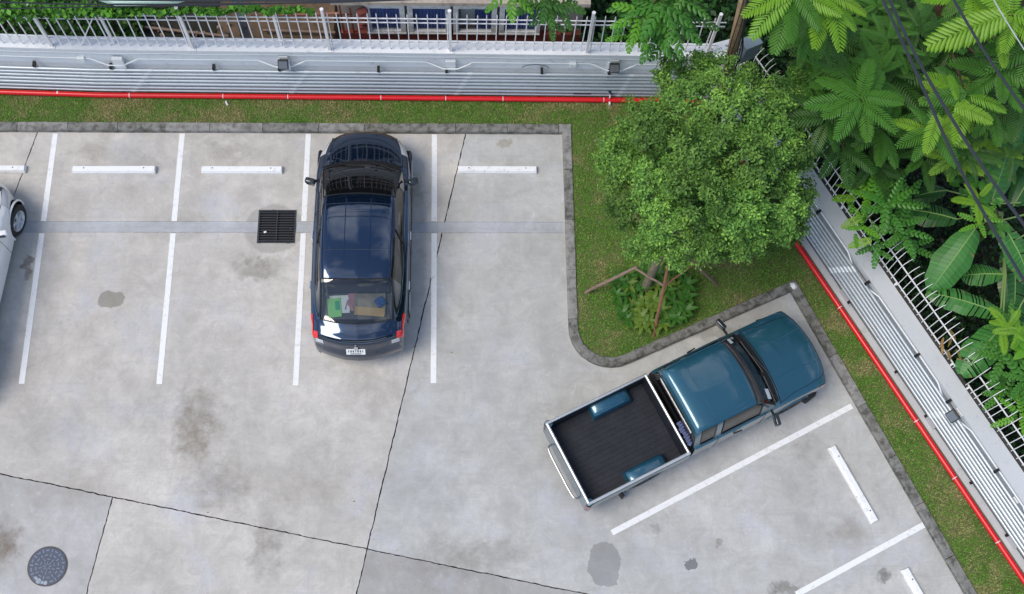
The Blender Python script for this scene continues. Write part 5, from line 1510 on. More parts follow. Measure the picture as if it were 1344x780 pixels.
# house with blue curtained windows
HY = 12.86
ho = thing('house', V(0, HY, 0), 'small house behind the top railing with four white blue-curtained windows', 'house')
M['house_wall'] = simple('house_wall_beige', (.42, .36, .30), .85, vary=.2, scale=3, dirt=(.22, .18, .15))
M['house_red'] = simple('red_brown_trim', (.22, .05, .035), .7, vary=.3)
M['frame_white'] = simple('window_frame_white', (.74, .74, .72), .6, vary=.1, dirt=(.42, .40, .36))
M['glass_pane'] = glass('window_pane', (.9, .93, .95), .03)
M['curtain'] = simple('blue_curtain', (.09, .15, .38), .85, vary=.35, scale=18)
M['curtain_pale'] = simple('pale_patterned_curtain', (.38, .40, .38), .85, vary=.5, scale=40, dirt=(.15, .17, .16))
hx0 = U(444, 25, 1.3).x; hx1 = 2.3
MB().box(((hx0 + hx1) / 2, HY + .56, .6), (hx1 - hx0, .9, 3.0)).build('wall', M['house_wall'], ho, world=True)
MB().box(((hx0 + hx1) / 2, HY + .05, .30), (hx1 - hx0, .10, 1.0)).build('window_sill', M['house_red'], ho, world=True)
MB().box(((hx0 + hx1) / 2 + .18, HY + .07, 1.93), (hx1 - hx0 - .35, .09, .08)).build('window_lintel', M['house_red'], ho, world=True)
def hx(px, z=1.2): 
    a, b = U(px, 10, z), U(px, 50, z); t = (HY - a.y) / (b.y - a.y); return a.x + (b.x - a.x) * t
wins = [(481, 532.5, 0), (536, 591.5, 0), (595, 651.5, 1), (655, 709, 0)]
for (a, b, kind) in wins:
    xa, xb = hx(a), hx(b); za, zb = .86, 1.86; w_ = xb - xa; c = (xa + xb) / 2
    wn = MB()
    fwid = .10
    for (cx, cz, sx, sz) in ((c, zb - fwid / 2, w_, fwid), (c, za + fwid / 2, w_, fwid)): wn.box((cx, HY - .02, cz), (sx, .07, sz))
    for cx in (xa + fwid / 2, xb - fwid / 2): wn.box((cx, HY - .02, (za + zb) / 2), (fwid, .07, zb - za - 2 * fwid))
    f_ = wn.build('window', M['frame_white'], ho, world=True)
    wn2 = MB().box((c, HY - .01, (za + zb) / 2), (w_ - 2 * fwid, .012, zb - za - 2 * fwid)); wn2 = MB().add([(xa + fwid, HY - .01, za + fwid), (xb - fwid, HY - .01, za + fwid), (xb - fwid, HY - .01, zb - fwid), (xa + fwid, HY - .01, zb - fwid)], [(0, 1, 2, 3)]); o = wn2.build('pane', M['glass_pane'], f_, world=True)
    # pleated curtain
    n = 40; vs = []
    x0c, x1c = (xa + fwid, xb - fwid) if kind == 0 else (c, xb - fwid)
    for i in range(n + 1):
        x = x0c + (x1c - x0c) * i / n; y = HY + .035 + .02 * math.sin(i * 1.5 + a)
        vs += [(x, y, za + fwid), (x, y, zb - fwid)]
    MB().add(vs, [(2 * i, 2 * i + 2, 2 * i + 3, 2 * i + 1) for i in range(n)]).build('curtain', M['curtain'], f_, world=True)
    if kind:
        MB().add([(x0 , HY + .03, z_) for (x0, z_) in ((xa + fwid + .05, za + .3), (c, za + .3), (c, zb - fwid), (xa + fwid + .05, zb - fwid))], [(0, 1, 2, 3)]).build('curtain', M['curtain_pale'], f_, world=True)
    MB().box((c, HY - .06, za + .04), (w_, .02, .03)).build('sill', M['frame_white'], f_, world=True)
MB().box(((hx0 + hx1) / 2, HY + .25, 2.16), (hx1 - hx0 + .1, .95, .10)).build('roof_slab', M['house_wall'], ho, world=True)
for (xa, z) in ((hx(449), 1.2), (hx(462), 1.0)):
    MB().box((xa, HY + .02, z), (.03, .03, 1.3)).build('downpipe', M['house_red'], ho, world=True)
bk = MB()
for k in range(5): bk.tube([(hx(474) + .03 * math.sin(k), HY - .05 - .02 * k, 1.15 + k * .14), (hx(479) + .02 * k, HY - .09, 1.22 + k * .14)], .07, 7)
o = bk.build('wicker_basket', M['house_red']); o.data.materials[0] = M['basket'] if 'basket' in M else M['house_red']
tag(o, 'rusty red wicker bundle hanging left of the first blue window', 'basket', kind='stuff')

# tower block standing to the north, seen in the photo as the reflection on the black bonnet
tb = thing('tower_block', V(-7, 36, 0), 'dark tower with pale balcony rails, mirrored in the black bonnet', 'building')
M['tower_dark'] = simple('tower_facade_dark', (.010, .010, .012), .6, vary=.3)
M['tower_rail'] = simple('tower_balcony_rail', (.09, .09, .09), .6)
MB().box((-7, 40, 19.5), (34, 8, 40)).build('wall', M['tower_dark'], tb, world=True)
r0 = c0 = None
for k in range(13):
    o = MB().box((-7, 35.7, 2.5 + k * 3), (34, .5, .22)).build('balcony_slab', M['tower_rail'], tb, world=True) if r0 is None else r0.copy()
    if r0 is None: r0 = o
    else: COL.objects.link(o); o.parent = tb; o.location = (0, 0, k * 3)
for k in range(12):
    if c0 is None: c0 = o = MB().box((-24, 35.6, 19.5), (.25, .4, 40)).build('balcony_divider', M['tower_rail'], tb, world=True)
    else: o = c0.copy(); COL.objects.link(o); o.parent = tb; o.location = (k * 3.1, 0, 0)

# ================================================================== PLANTS
# ---- the round tree on the lawn
tb_ = U(846, 381, LZ)
rt = thing('round_tree', V(tb_.x, tb_.y, LZ), 'dense round bright green tree on the lawn corner, propped by wooden stakes', 'tree')
CC = U(928, 208, 3.5)
fork = V(tb_.x + .10, tb_.y + .18, 1.5)
MB().tube([V(tb_.x, tb_.y, LZ - .1), V(tb_.x + .02, tb_.y + .05, .5), fork], [.115, .085, .075], 12).build('trunk', M['bark'], rt, smooth=True, world=True)
for k in range(11):
    a = 2 * PI * k / 11 + .3; e = CC + V(math.cos(a) * 1.15, math.sin(a) * 1.15, random.uniform(-.5, .7)); mid = fork.lerp(e, .5) + V(0, 0, .25)
    MB().tube([fork + V(0, 0, -.05), mid, e], [.045, .028, .010], 7).build('limb', M['bark'], rt, smooth=True, world=True)
clumps = []
def cl(px, py, z, r): 
    c = U(px, py, z); clumps.append((c.x, c.y, c.z, r))
for (px, py, z, r) in ((915, 88, 4.0, .42), (950, 110, 4.2, .45), (880, 115, 3.9, .45), (905, 150, 4.4, .5), (960, 160, 4.7, .55), (1010, 130, 3.9, .42), (1035, 165, 3.7, .42), (1045, 120, 3.5, .30),
                       (835, 150, 3.4, .42), (812, 180, 3.1, .38), (860, 180, 4.2, .5), (920, 205, 5.1, .6), (980, 215, 5.0, .55), (1028, 210, 4.2, .46), (1050, 245, 3.6, .32),
                       (815, 220, 3.3, .42), (865, 235, 4.4, .5), (915, 260, 4.9, .55), (970, 265, 4.8, .55), (1025, 265, 4.1, .48), (1045, 285, 3.3, .32),
                       (825, 270, 3.1, .42), (870, 290, 3.9, .48), (925, 305, 4.1, .48), (980, 305, 3.8, .46), (1020, 300, 3.4, .34), (845, 322, 2.9, .38), (890, 330, 3.1, .34), (950, 322, 3.3, .36),
                       (800, 205, 2.8, .26), (808, 250, 2.6, .28), (925, 75, 3.9, .26), (985, 100, 3.8, .3), (865, 150, 3.4, .35), (1000, 160, 4.2, .46), (1010, 190, 4.4, .48), (1044, 205, 3.7, .34), (1052, 160, 3.4, .28), (1035, 270, 3.5, .38), (1015, 285, 3.7, .40), (1035, 300, 3.2, .34), (1000, 250, 4.3, .40)):
    cl(px, py, z, r)
for k in range(22):
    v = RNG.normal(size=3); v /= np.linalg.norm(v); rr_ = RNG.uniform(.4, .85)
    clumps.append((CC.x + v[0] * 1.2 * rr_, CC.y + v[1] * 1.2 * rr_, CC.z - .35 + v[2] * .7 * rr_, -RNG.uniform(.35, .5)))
cen = []; nor = []; colr = []; siz = []
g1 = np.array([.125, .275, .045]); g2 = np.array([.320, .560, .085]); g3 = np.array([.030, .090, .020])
for (x, y, z, r) in clumps:
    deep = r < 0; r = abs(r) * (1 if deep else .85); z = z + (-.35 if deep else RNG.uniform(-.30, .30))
    n = int((1100 if deep else 2700) * (r / .45) ** 2)
    # twig tufts over each clump make the crown knobbly
    nt_ = max(9, int((40 if deep else 34) * (r / .45) ** 2)); tv = unit(RNG.normal(size=(nt_, 3)) + np.array([0, -.15, .55])); tr_ = r * RNG.uniform(.86, 1.10, nt_)
    tc_ = np.array([x, y, z]) + tv * tr_[:, None]
    idx = RNG.integers(0, nt_, n)
    off = RNG.normal(size=(n, 3)) * np.array([.058, .058, .035])
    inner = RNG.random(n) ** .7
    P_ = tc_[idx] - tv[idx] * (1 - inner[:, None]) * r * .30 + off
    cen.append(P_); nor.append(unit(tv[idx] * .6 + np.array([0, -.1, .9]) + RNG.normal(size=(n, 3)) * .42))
    f_ = np.clip((inner - .62) * 2.2, 0, 1)[:, None] * RNG.uniform(.15, 1.0, (nt_, 1))[idx] * (0 if deep else 1)  # lime young tips; inner leaves darkened, crown shade painted into their colour
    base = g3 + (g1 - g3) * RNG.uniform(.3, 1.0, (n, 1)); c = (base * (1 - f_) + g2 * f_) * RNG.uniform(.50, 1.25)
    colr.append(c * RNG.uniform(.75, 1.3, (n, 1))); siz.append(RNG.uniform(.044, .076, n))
cen = np.concatenate(cen); nor = np.concatenate(nor); colr = np.concatenate(colr); siz = np.concatenate(siz)
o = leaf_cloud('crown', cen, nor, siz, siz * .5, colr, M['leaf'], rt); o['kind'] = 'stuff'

# wooden stakes that prop it
Zs = 1.15
n1, n2, n3 = U(832, 352, Zs), U(871, 376, Zs), U(913, 345, Zs)
b1, b2, b3 = U(763, 385, LZ), U(858, 445, LZ), U(946, 376, LZ)
def stake(a, b, label, mat='wood', r=.032):
    a, b = Vector(a), Vector(b); pts = [a.lerp(b, t) + V(random.uniform(-.01, .01), random.uniform(-.01, .01), 0) for t in (0, .25, .5, .75, 1)]
    o = MB().tube(pts, [r * 1.05, r, r, r * .95, r * .9], 7).build('tree_stake', M[mat], None, smooth=True, origin=a); return tag(o, label, 'stake')
stake(b1 + V(0, 0, -.1), n1 + (n1 - b1) * .06, 'grey wooden stake leaning in from the left side of the round tree')
stake(b2 + V(0, 0, -.1), U(880, 335, 1.75), 'brown wooden stake standing in front of the round tree, pointing at the pickup', 'wood_red', .030)
stake(b3 + V(0, 0, -.1), U(893, 327, 1.35), 'weathered wooden stake leaning in from the right side of the round tree')
stake(n1 + V(0, 0, .02), n2 + V(0, 0, .04), 'crossbar tying the left stake to the front stake', 'wood', .022)
stake(n2 + V(0, 0, .0), n3 + V(0, 0, .05), 'reddish crossbar tying the front stake to the right stake', 'wood_red', .018)
stake(U(878, 342, Zs + .1), U(898, 327, Zs + .1), 'short crossbar just under the crown of the round tree', 'wood', .018)

# ---- broad leaves
def leaf_mesh(name, L_, W_, mat, droop=.25, cup=.18, n=7, tipk=1.6, wave=0.0):
    vs = []; fs = []
    for i in range(n + 1):
        t = i / n; x = L_ * t; z = -droop * L_ * t * t + .12 * L_ * t; w = W_ * .5 * (math.sin(PI * min(1, t * .96 + .02)) ** .75) * (1 - .25 * t)
        wv = wave * math.sin(i * 2.3)
        vs += [(x, -w, z + cup * w + wv), (x, 0, z), (x, w, z + cup * w - wv)]
    for i in range(n):
        a = i * 3; fs += [(a, a + 3, a + 4, a + 1), (a + 1, a + 4, a + 5, a + 2)]
    me = bpy.data.meshes.new(name); me.from_pydata(vs, [], fs); me.materials.append(M[mat]); me.update()
    me.polygons.foreach_set('use_smooth', [True] * len(me.polygons)); return me
def place(name, me, parent, loc, az, tilt, roll=0.0, sc=1.0):
    o = bpy.data.objects.new(name, me); COL.objects.link(o); o.parent = parent
    o.location = Vector(loc) - parent.location
    o.rotation_euler = (Matrix.Rotation(az, 3, 'Z') @ Matrix.Rotation(-tilt, 3, 'Y') @ Matrix.Rotation(roll, 3, 'X')).to_euler()
    o.scale = (sc, sc, sc); return o
LM = {k: leaf_mesh('leaf', .25, .095, k, .30, .16) for k in ('shrub_green', 'shrub_yellow', 'broad')}
spots = []
for k in range(700):
    px = random.uniform(806, 905); py = random.uniform(352, 432)
    ex = (px - 856) / 50; ey = (py - 392) / 44
    if ex * ex + ey * ey > 1: continue
    if (px - 847) ** 2 + (py - 372) ** 2 < 100: continue
    if py < 372 and px > 862 and px < 880: continue
    q = U(px, py, .2)
    if any((q - s_[0]).length < .125 for s_ in spots): continue
    spots.append((q, px, py))
for (q, px, py) in spots:
    yel = (px > 822 and px < 870 and py > 388 and random.random() < .75) or (random.random() < .18)
    h = random.uniform(.10, .28)
    pl_ = thing('broadleaf_plant', V(q.x, q.y, LZ), 'yellow green long-leaved plant in the clump under the round tree' if yel else 'deep green long-leaved plant in the clump under the round tree', 'plant',
                'yellow green plants under the tree' if yel else 'deep green plants under the tree')
    MB().tube([(0, 0, -.03), (.01, .01, h)], .009, 5).build('stem', M['shrub_green'], pl_)
    nl = random.randint(5, 7)
    for j in range(nl):
        place('leaf', LM['shrub_yellow' if yel else 'shrub_green'], pl_, V(q.x, q.y, LZ + h), 2 * PI * j / nl + random.uniform(-.3, .3), random.uniform(.15, .6), 0, random.uniform(.65, 1.0))

# ---- feathery fronds
def frond_mesh(name, mat, npair=16, lw=.30, width=.055, droop=.28, ang=62, fine=False):
    """unit-length frond along +x: rachis and folded leaflets"""
    vs = []; fs = []
    def pt(t): return V(t, 0, .10 * t - droop * t * t)
    for i in range(9):
        t = i / 8; p = pt(t); r = .008 * (1 - .7 * t); vs += [tuple(p + V(0, -r, 0)), tuple(p + V(0, 0, r)), tuple(p + V(0, r, 0))]
    for i in range(8):
        a = i * 3; fs += [(a, a + 3, a + 4, a + 1), (a + 1, a + 4, a + 5, a + 2)]
    for i in range(npair):
        t = .07 + .91 * i / (npair - 1); L_ = lw * (math.sin(PI * (t * .82 + .12)) ** .7) * random.uniform(.93, 1.05); a = math.radians(ang - 22 * t + random.uniform(-3, 3))
        for s_ in (1, -1):
            p = pt(t); d = V(math.cos(a), s_ * math.sin(a), random.uniform(-.05, .02)).normalized(); sd_ = V(-d.y, d.x, 0).normalized() * width * .5
            m1 = p + d * L_ * .30 + V(0, 0, -.01); m2 = p + d * L_ * .75 + V(0, 0, -.05 * L_ / .3); e = p + d * L_ + V(0, 0, -.11 * L_ / .3)
            up = V(0, 0, width * .22); b = len(vs)
            vs += [tuple(p - sd_ * .35), tuple(p + sd_ * .35), tuple(m1 - sd_ - up), tuple(m1), tuple(m1 + sd_ - up), tuple(m2 - sd_ * .9 - up), tuple(m2), tuple(m2 + sd_ * .9 - up), tuple(e)]
            fs += [(b, b + 2, b + 3), (b, b + 3, b + 1), (b + 1, b + 3, b + 4), (b + 2, b + 5, b + 6, b + 3), (b + 3, b + 6, b + 7, b + 4), (b + 5, b + 8, b + 6), (b + 6, b + 8, b + 7)]
    me = bpy.data.meshes.new(name); me.from_pydata(vs, [], fs); me.materials.append(M[mat]); me.update(); return me
FR = {}
for mt in ('frond_bright', 'frond_mid', 'frond_dark', 'frond_yellow'):
    FR[mt] = [frond_mesh('frond', mt, 17, .26, .047, .32, 66), frond_mesh('frond', mt, 15, .28, .052, .45, 62), frond_mesh('frond', mt, 20, .20, .034, .36, 60)]
BF = {mt: frond_mesh('frond', mt, 7, .22, .115, .2, 58) for mt in ('broad', 'broad_bright')}
BM = {mt: leaf_mesh('leaf', .30, .16, mt, .2, .15, 7) for mt in ('broad', 'broad_bright')}
def frond_cluster(tree, c, n, L_, mat, a0=0.0, a1=2 * PI, tilt=(-.15, .35), var=None, nm='frond', meshes=None):
    for j in range(n):
        az = a0 + (a1 - a0) * (j + random.uniform(.2, .8)) / n
        mt = mat if not isinstance(mat, (list, tuple)) else random.choice(mat)
        me = random.choice(FR[mt][:2] if meshes is None else meshes(mt))
        place(nm, me, tree, c + V(random.uniform(-.05, .05), random.uniform(-.05, .05), random.uniform(-.12, .12)), az, random.uniform(*tilt), random.uniform(-.3, .3), L_ * random.uniform(.82, 1.12))
def branch(tree, pts, r0, r1=None, mat='bark_brown', nm='branch'):
    P = [Vector(p) for p in pts]
    for _ in range(2):
        Q = [P[0]]
        for i in range(len(P) - 1): Q += [P[i].lerp(P[i + 1], .25), P[i].lerp(P[i + 1], .75)]
        Q.append(P[-1]); P = Q
    r1 = r1 or r0 * .4; n = len(P)
    return MB().tube(P, [r0 + (r1 - r0) * i / (n - 1) for i in range(n)], 8).build(nm, M[mat], tree, smooth=True, world=True)

# tree A: broad feathery crown right behind the wall corner
ta = thing('feathery_tree', V(*(U(1150, 60, -.9)[:3])), 'big feathery-leaved tree just behind the wall corner, its fronds fanning out over the spikes', 'tree')
ba = U(1150, 60, -.9)
branch(ta, [ba, ba + V(-.1, -.3, 2), U(1140, 90, 3.4)], .13, .08, nm='trunk')
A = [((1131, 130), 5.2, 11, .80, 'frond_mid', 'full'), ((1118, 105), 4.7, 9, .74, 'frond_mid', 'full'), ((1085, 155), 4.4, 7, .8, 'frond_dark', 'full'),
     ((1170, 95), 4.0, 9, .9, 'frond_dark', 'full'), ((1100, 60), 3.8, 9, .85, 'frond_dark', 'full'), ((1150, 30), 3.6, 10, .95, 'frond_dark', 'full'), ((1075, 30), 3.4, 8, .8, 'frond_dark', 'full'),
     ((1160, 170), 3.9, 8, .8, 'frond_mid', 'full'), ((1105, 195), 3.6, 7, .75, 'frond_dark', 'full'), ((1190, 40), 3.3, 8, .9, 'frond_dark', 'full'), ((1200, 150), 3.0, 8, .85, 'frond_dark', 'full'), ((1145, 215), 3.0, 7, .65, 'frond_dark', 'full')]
for (pp, z, n, L_, mt, _) in A:
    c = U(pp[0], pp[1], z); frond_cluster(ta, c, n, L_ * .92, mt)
    branch(ta, [U(1140, 90, 3.2), U((1140 + pp[0]) / 2, (90 + pp[1]) / 2, (3.2 + z) / 2 + .1), c], .035, .012)
for k in range(22):
    px, py = random.uniform(1050, 1215), random.uniform(-5, 115); c = U(px, py, random.uniform(3.4, 4.6))
    frond_cluster(ta, c, 8, random.uniform(.42, .62), 'frond_dark' if k % 2 else 'frond_mid', tilt=(-.3, .5), meshes=lambda mt: [FR[mt][2]])
# bright overhanging spray at the top
tbv = thing('feathery_tree', V(*(U(1060, -60, -.9)[:3])), 'bright lime feathery spray hanging in from the top edge beside the pole', 'tree')
c0_ = U(1030, -60, -.9); branch(tbv, [c0_, c0_ + V(.1, -.2, 3.5), U(1040, -12, 6.3)], .10, .03, nm='trunk')
c = U(1040, -8, 6.6)
for (az, L_, mt, tl) in ((3.55, .95, 'frond_bright', .05), (3.95, 1.02, 'frond_bright', -.1), (4.40, 1.0, 'frond_mid', -.15), (4.75, .85, 'frond_mid', 0), (5.35, .8, 'frond_mid', -.1), (5.9, .9, 'frond_bright', .05), (3.1, .8, 'frond_mid', .1), (.2, .8, 'frond_bright', .2), (5.1, .7, 'frond_dark', -.3), (4.6, .6, 'frond_dark', -.4)):
    place('frond', FR[mt][0], tbv, c + V(random.uniform(-.06, .06), 0, random.uniform(-.1, .1)), az, tl, random.uniform(-.3, .3), L_ * .84)
c = U(1075, 25, 5.4); frond_cluster(tbv, c, 7, .62, ['frond_mid', 'frond_dark'], 3.6, 6.6)
c = U(1085, -8, 6.4); frond_cluster(tbv, c, 5, .75, 'frond_bright', 4.4, 6.8)
# tree C: right hand feathery tree, bright tips
tcv = thing('feathery_tree', V(*(U(1285, 60, -.9)[:3])), 'feathery tree with lime green young fronds under the slanting cables', 'tree')
bc = U(1240, 30, -.9); branch(tcv, [bc, bc + V(0, -.1, 2.2), U(1236, 30, 3.0)], .16, .09, nm='trunk')
branch(tcv, [U(1170, 8, 3.2), U(1200, 26, 3.3), U(1232, 26, 3.0), U(1240, 60, 2.6)], .045, .06); branch(tcv, [U(1236, 30, 3.0), U(1222, -20, 4.0)], .06, .05); branch(tcv, [U(1236, 30, 3.0), U(1246, -20, 4.4)], .05, .04)
branch(tcv, [U(1230, 40, 2.6), U(1270, 130, 3.0), U(1330, 60, 3.4)], .05, .03)
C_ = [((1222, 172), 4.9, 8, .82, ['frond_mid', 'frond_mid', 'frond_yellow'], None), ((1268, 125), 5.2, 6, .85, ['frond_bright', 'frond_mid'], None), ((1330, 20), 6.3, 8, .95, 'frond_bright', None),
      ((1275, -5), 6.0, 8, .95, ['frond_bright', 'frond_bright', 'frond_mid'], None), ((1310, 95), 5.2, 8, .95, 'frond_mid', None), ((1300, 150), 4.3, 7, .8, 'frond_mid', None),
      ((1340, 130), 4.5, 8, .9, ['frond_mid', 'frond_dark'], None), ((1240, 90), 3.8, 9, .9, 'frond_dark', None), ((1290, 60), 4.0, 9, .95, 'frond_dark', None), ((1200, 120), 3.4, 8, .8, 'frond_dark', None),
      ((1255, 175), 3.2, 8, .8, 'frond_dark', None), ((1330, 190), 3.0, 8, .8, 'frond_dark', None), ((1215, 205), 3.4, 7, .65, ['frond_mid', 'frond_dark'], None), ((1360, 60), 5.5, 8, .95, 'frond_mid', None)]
for (pp, z, n, L_, mt, _) in C_:
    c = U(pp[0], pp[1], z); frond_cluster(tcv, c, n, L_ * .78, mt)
    branch(tcv, [U(1238, 35, 2.8), U((1238 + pp[0]) / 2, (35 + pp[1]) / 2, (2.8 + z) / 2 + .1), c], .03, .012)
for k in range(14):
    px, py = random.uniform(1205, 1350), random.uniform(10, 215); c = U(px, py, random.uniform(3.0, 4.4))
    frond_cluster(tcv, c, 8, random.uniform(.45, .68), ['frond_dark', 'frond_mid', 'frond_dark', 'frond_yellow', 'frond_dark'][k % 5], tilt=(-.3, .5), meshes=lambda mt: [FR[mt][k % 3]])
# hero fronds seen singly
for (p0, p1, z, mt) in (((1328, 18), (1232, 52), 6.6, 'frond_bright'), ((1250, 138), (1300, 158), 5.6, 'frond_yellow'), ((1246, 96), (1256, 128), 5.4, 'frond_bright'), ((1232, 148), (1218, 195), 5.3, 'frond_yellow'), ((1313, 44), (1318, 84), 5.9, 'frond_yellow')):
    a, b = U(p0[0], p0[1], z), U(p1[0], p1[1], z - .1); d = b - a
    place('frond', FR[mt][0], tcv, a, math.atan2(d.y, d.x), -.02, random.uniform(-.2, .2), d.length * 1.05)

# leafy shrub leaning over the spikes
ls = thing('leafy_shrub', U(1165, 262, -.9), 'bright leafy shrub pushing through the spiked fence above the conduit kink', 'shrub')
bs = U(1165, 262, -.9)
for (px, py, z, n, L_, mt) in ((1140, 255, 2.9, 7, .50, 'broad_bright'), (1165, 272, 3.2, 8, .52, 'broad'), (1128, 300, 2.7, 5, .36, 'broad_bright'), (1150, 322, 2.4, 6, .42, 'broad'), (1182, 300, 2.7, 7, .5, 'broad'),
                              (1168, 240, 2.6, 7, .5, 'broad'), (1195, 318, 2.1, 6, .45, 'broad'), (1120, 250, 2.5, 5, .38, 'broad_bright'), (1186, 262, 2.3, 6, .5, 'broad')):
    c = U(px, py, z); branch(ls, [bs + V(random.uniform(-.1, .1), 0, 0), bs.lerp(c, .5) + V(0, 0, .3), c], .018, .007)
    frond_cluster(ls, c, n, L_, mt, tilt=(-.1, .5), meshes=lambda mt: [BF[mt]])
for (p, k) in (((1120, 291), 3.9), ((1112, 268), 3.4), ((1132, 322), 3.7)):
    place('frond', FR['frond_bright'][0], ls, U(p[0] + 14, p[1] - 8, 2.7), k - .3, 0, 0, .42)
# small-leaved shrubs at the right edge
for (nm, lab, pts_) in (('leafy_shrub', 'bright round-leafleted shrub among the banana leaves at mid right', ((1290, 235, 3.4, 7, .42, 'broad'), (1275, 262, 3.2, 7, .4, 'broad'), (1300, 265, 3.4, 6, .38, 'broad'), (1283, 290, 3.4, 6, .36, 'broad_bright'), (1310, 300, 3.0, 6, .36, 'broad'), (1262, 240, 2.6, 6, .4, 'broad'), (1275, 222, 3.2, 5, .36, 'broad_bright'))),
                       ('leafy_shrub', 'leafy green shrub behind the spikes near the right edge, lower one', ((1330, 430, 2.6, 7, .5, 'broad'), (1320, 470, 2.4, 7, .5, 'broad'), (1340, 500, 2.6, 7, .5, 'broad'), (1318, 520, 2.0, 7, .45, 'broad'), (1338, 545, 2.2, 6, .4, 'broad_bright'), (1350, 460, 2.8, 7, .5, 'broad_bright'), (1310, 498, 1.8, 6, .45, 'broad')))):
    b_ = U(pts_[2][0], pts_[2][1], -.9); sh_ = thing(nm, b_, lab, 'shrub')
    for (px, py, z, n, L_, mt) in pts_:
        c = U(px, py, z); branch(sh_, [b_, b_.lerp(c, .5) + V(0, 0, .2), c], .018, .007)
        if random.random() < .5: frond_cluster(sh_, c, n, L_, mt, tilt=(-.1, .5), meshes=lambda mt: [BF[mt]])
        else: frond_cluster(sh_, c, n + 2, L_ * 1.9, mt, tilt=(-.1, .5), meshes=lambda mt: [BM[mt]], nm='leaf')
for (px, py, z) in ((1342, 430, 3.0), (1322, 430, 3.0), (1285, 262, 3.6)):
    frond_cluster(sh_, U(px, py, z), 5, .36, 'frond_bright')

# ---- banana plants
def banana_leaf(plant, p0, p1, z0, z1, w, mat='banana', torn=0.0, arch=.22, roll=0.0, base_ratio=.0):
    a = U(p0[0], p0[1], z0); b = U(p1[0], p1[1], z1); d = b - a; L_ = d.length; ax = d.normalized(); sd_ = V(-ax.y, ax.x, 0).normalized()
    sd_ = Matrix.Rotation(roll, 3, ax) @ sd_; up = ax.cross(sd_); up = up if up.z > 0 else -up
    n = 44; vs = []; fs = []; cs = []; bc_ = np.array({'banana': (.055, .20, .040), 'banana_dark': (.030, .115, .026)}[mat])
    def mid(t): return a + ax * L_ * t + up * (arch * L_ * 4 * t * (1 - t) * .35)
    for s_ in (1, -1):
        gap_t = 0; start = True; drop = 0; k0 = None
        for i in range(n):
            t0, t1 = i / n, (i + 1) / n
            if random.random() < torn * .6: drop = random.uniform(.0, .25); sk = random.uniform(-.02, .02)
            tearing = random.random() < torn * .6
            def W2(t): return w * .5 * (math.sin(PI * (t * .93 + .05)) ** .55) * (1 + .05 * math.sin(t * 17 + s_))
            q = []
            for t in (t0, t1 - (.8 / n if tearing else 0)):
                m_ = mid(t); ww = W2(t)
                for f_ in (0, .5, 1):
                    rip = .006 * (1 if i % 2 else -1) * f_
                    q.append(m_ + sd_ * s_ * ww * f_ + ax * ww * f_ * .30 + up * (ww * (.10 * f_ - (.34 + drop) * f_ * f_) + rip))
            b0 = len(vs); vs += q; kk = random.uniform(.85, 1.15) * (1.22 if i % 3 == 0 else 1.0); edge = 1.0 if random.random() > .04 else 0
            for j_ in range(6): cs.append(tuple(bc_ * kk * (1.0 + (.12 if j_ % 3 == 0 else 0))) if edge or j_ % 3 < 2 else (.30, .22, .07))
            fs += [(b0, b0 + 3, b0 + 4, b0 + 1), (b0 + 1, b0 + 4, b0 + 5, b0 + 2)]
    me = bpy.data.meshes.new('leaf'); off = plant.location
    me.from_pydata([tuple(v - off) for v in vs], [], fs); me.materials.append(M['banana']); me.update()
    at_ = me.color_attributes.new('Col', 'FLOAT_COLOR', 'POINT'); at_.data.foreach_set('color', np.concatenate([np.array(cs), np.ones((len(cs), 1))], 1).astype(np.float32).ravel())
    o = bpy.data.objects.new('leaf', me); link(o, plant)
    MB().tube([mid(t) + up * .004 for t in (0, .25, .5, .75, 1)], [.014, .012, .010, .007, .003], 6).build('midrib', M['midrib'], o, smooth=True, world=True)
    return a
M['midrib'] = simple('midrib_pale_green', (.22, .33, .09), .5)
def banana(px, py, lab, leaves, h=1.4):
    b = U(px, py, -.9); pl_ = thing('banana_plant', b, lab, 'banana plant'); t_ = V(b.x, b.y, h - .3)
    MB().tube([b, b.lerp(t_, .5) + V(.03, 0, 0), t_], [.13, .10, .06], 10).build('stem', M['banana_stem'], pl_, smooth=True, world=True)
    for lf_ in leaves:
        a = banana_leaf(pl_, *lf_[:2], *lf_[2:5], **lf_[5])
        MB().tube([t_, t_.lerp(a, .6) + V(0, 0, .15), a], [.028, .02, .013], 6).build('leaf_stalk', M['midrib'], pl_, smooth=True, world=True)
M['banana_stem'] = simple('banana_stem_green', (.12, .16, .05), .6, vary=.4)
banana(1262, 330, 'banana plant with big torn leaves filling the dark gap beside the spiked fence', [
    ((1256, 288), (1176, 274), 2.0, 1.7, .52, dict(torn=.22, mat='banana_dark')),
    ((1280, 300), (1222, 380), 2.6, 2.0, .62, dict(mat='banana', arch=.15)),
    ((1313, 412), (1216, 384), 2.2, 2.0, .46, dict(torn=.25)),
    ((1316, 360), (1262, 362), 1.8, 1.6, .42, dict(torn=.3)),
    ((1242, 250), (1200, 258), 1.2, 1.1, .36, dict(mat='banana_dark')),
    ((1316, 425), (1262, 492), 2.3, 2.0, .58, dict(torn=.15)),
], 1.3)
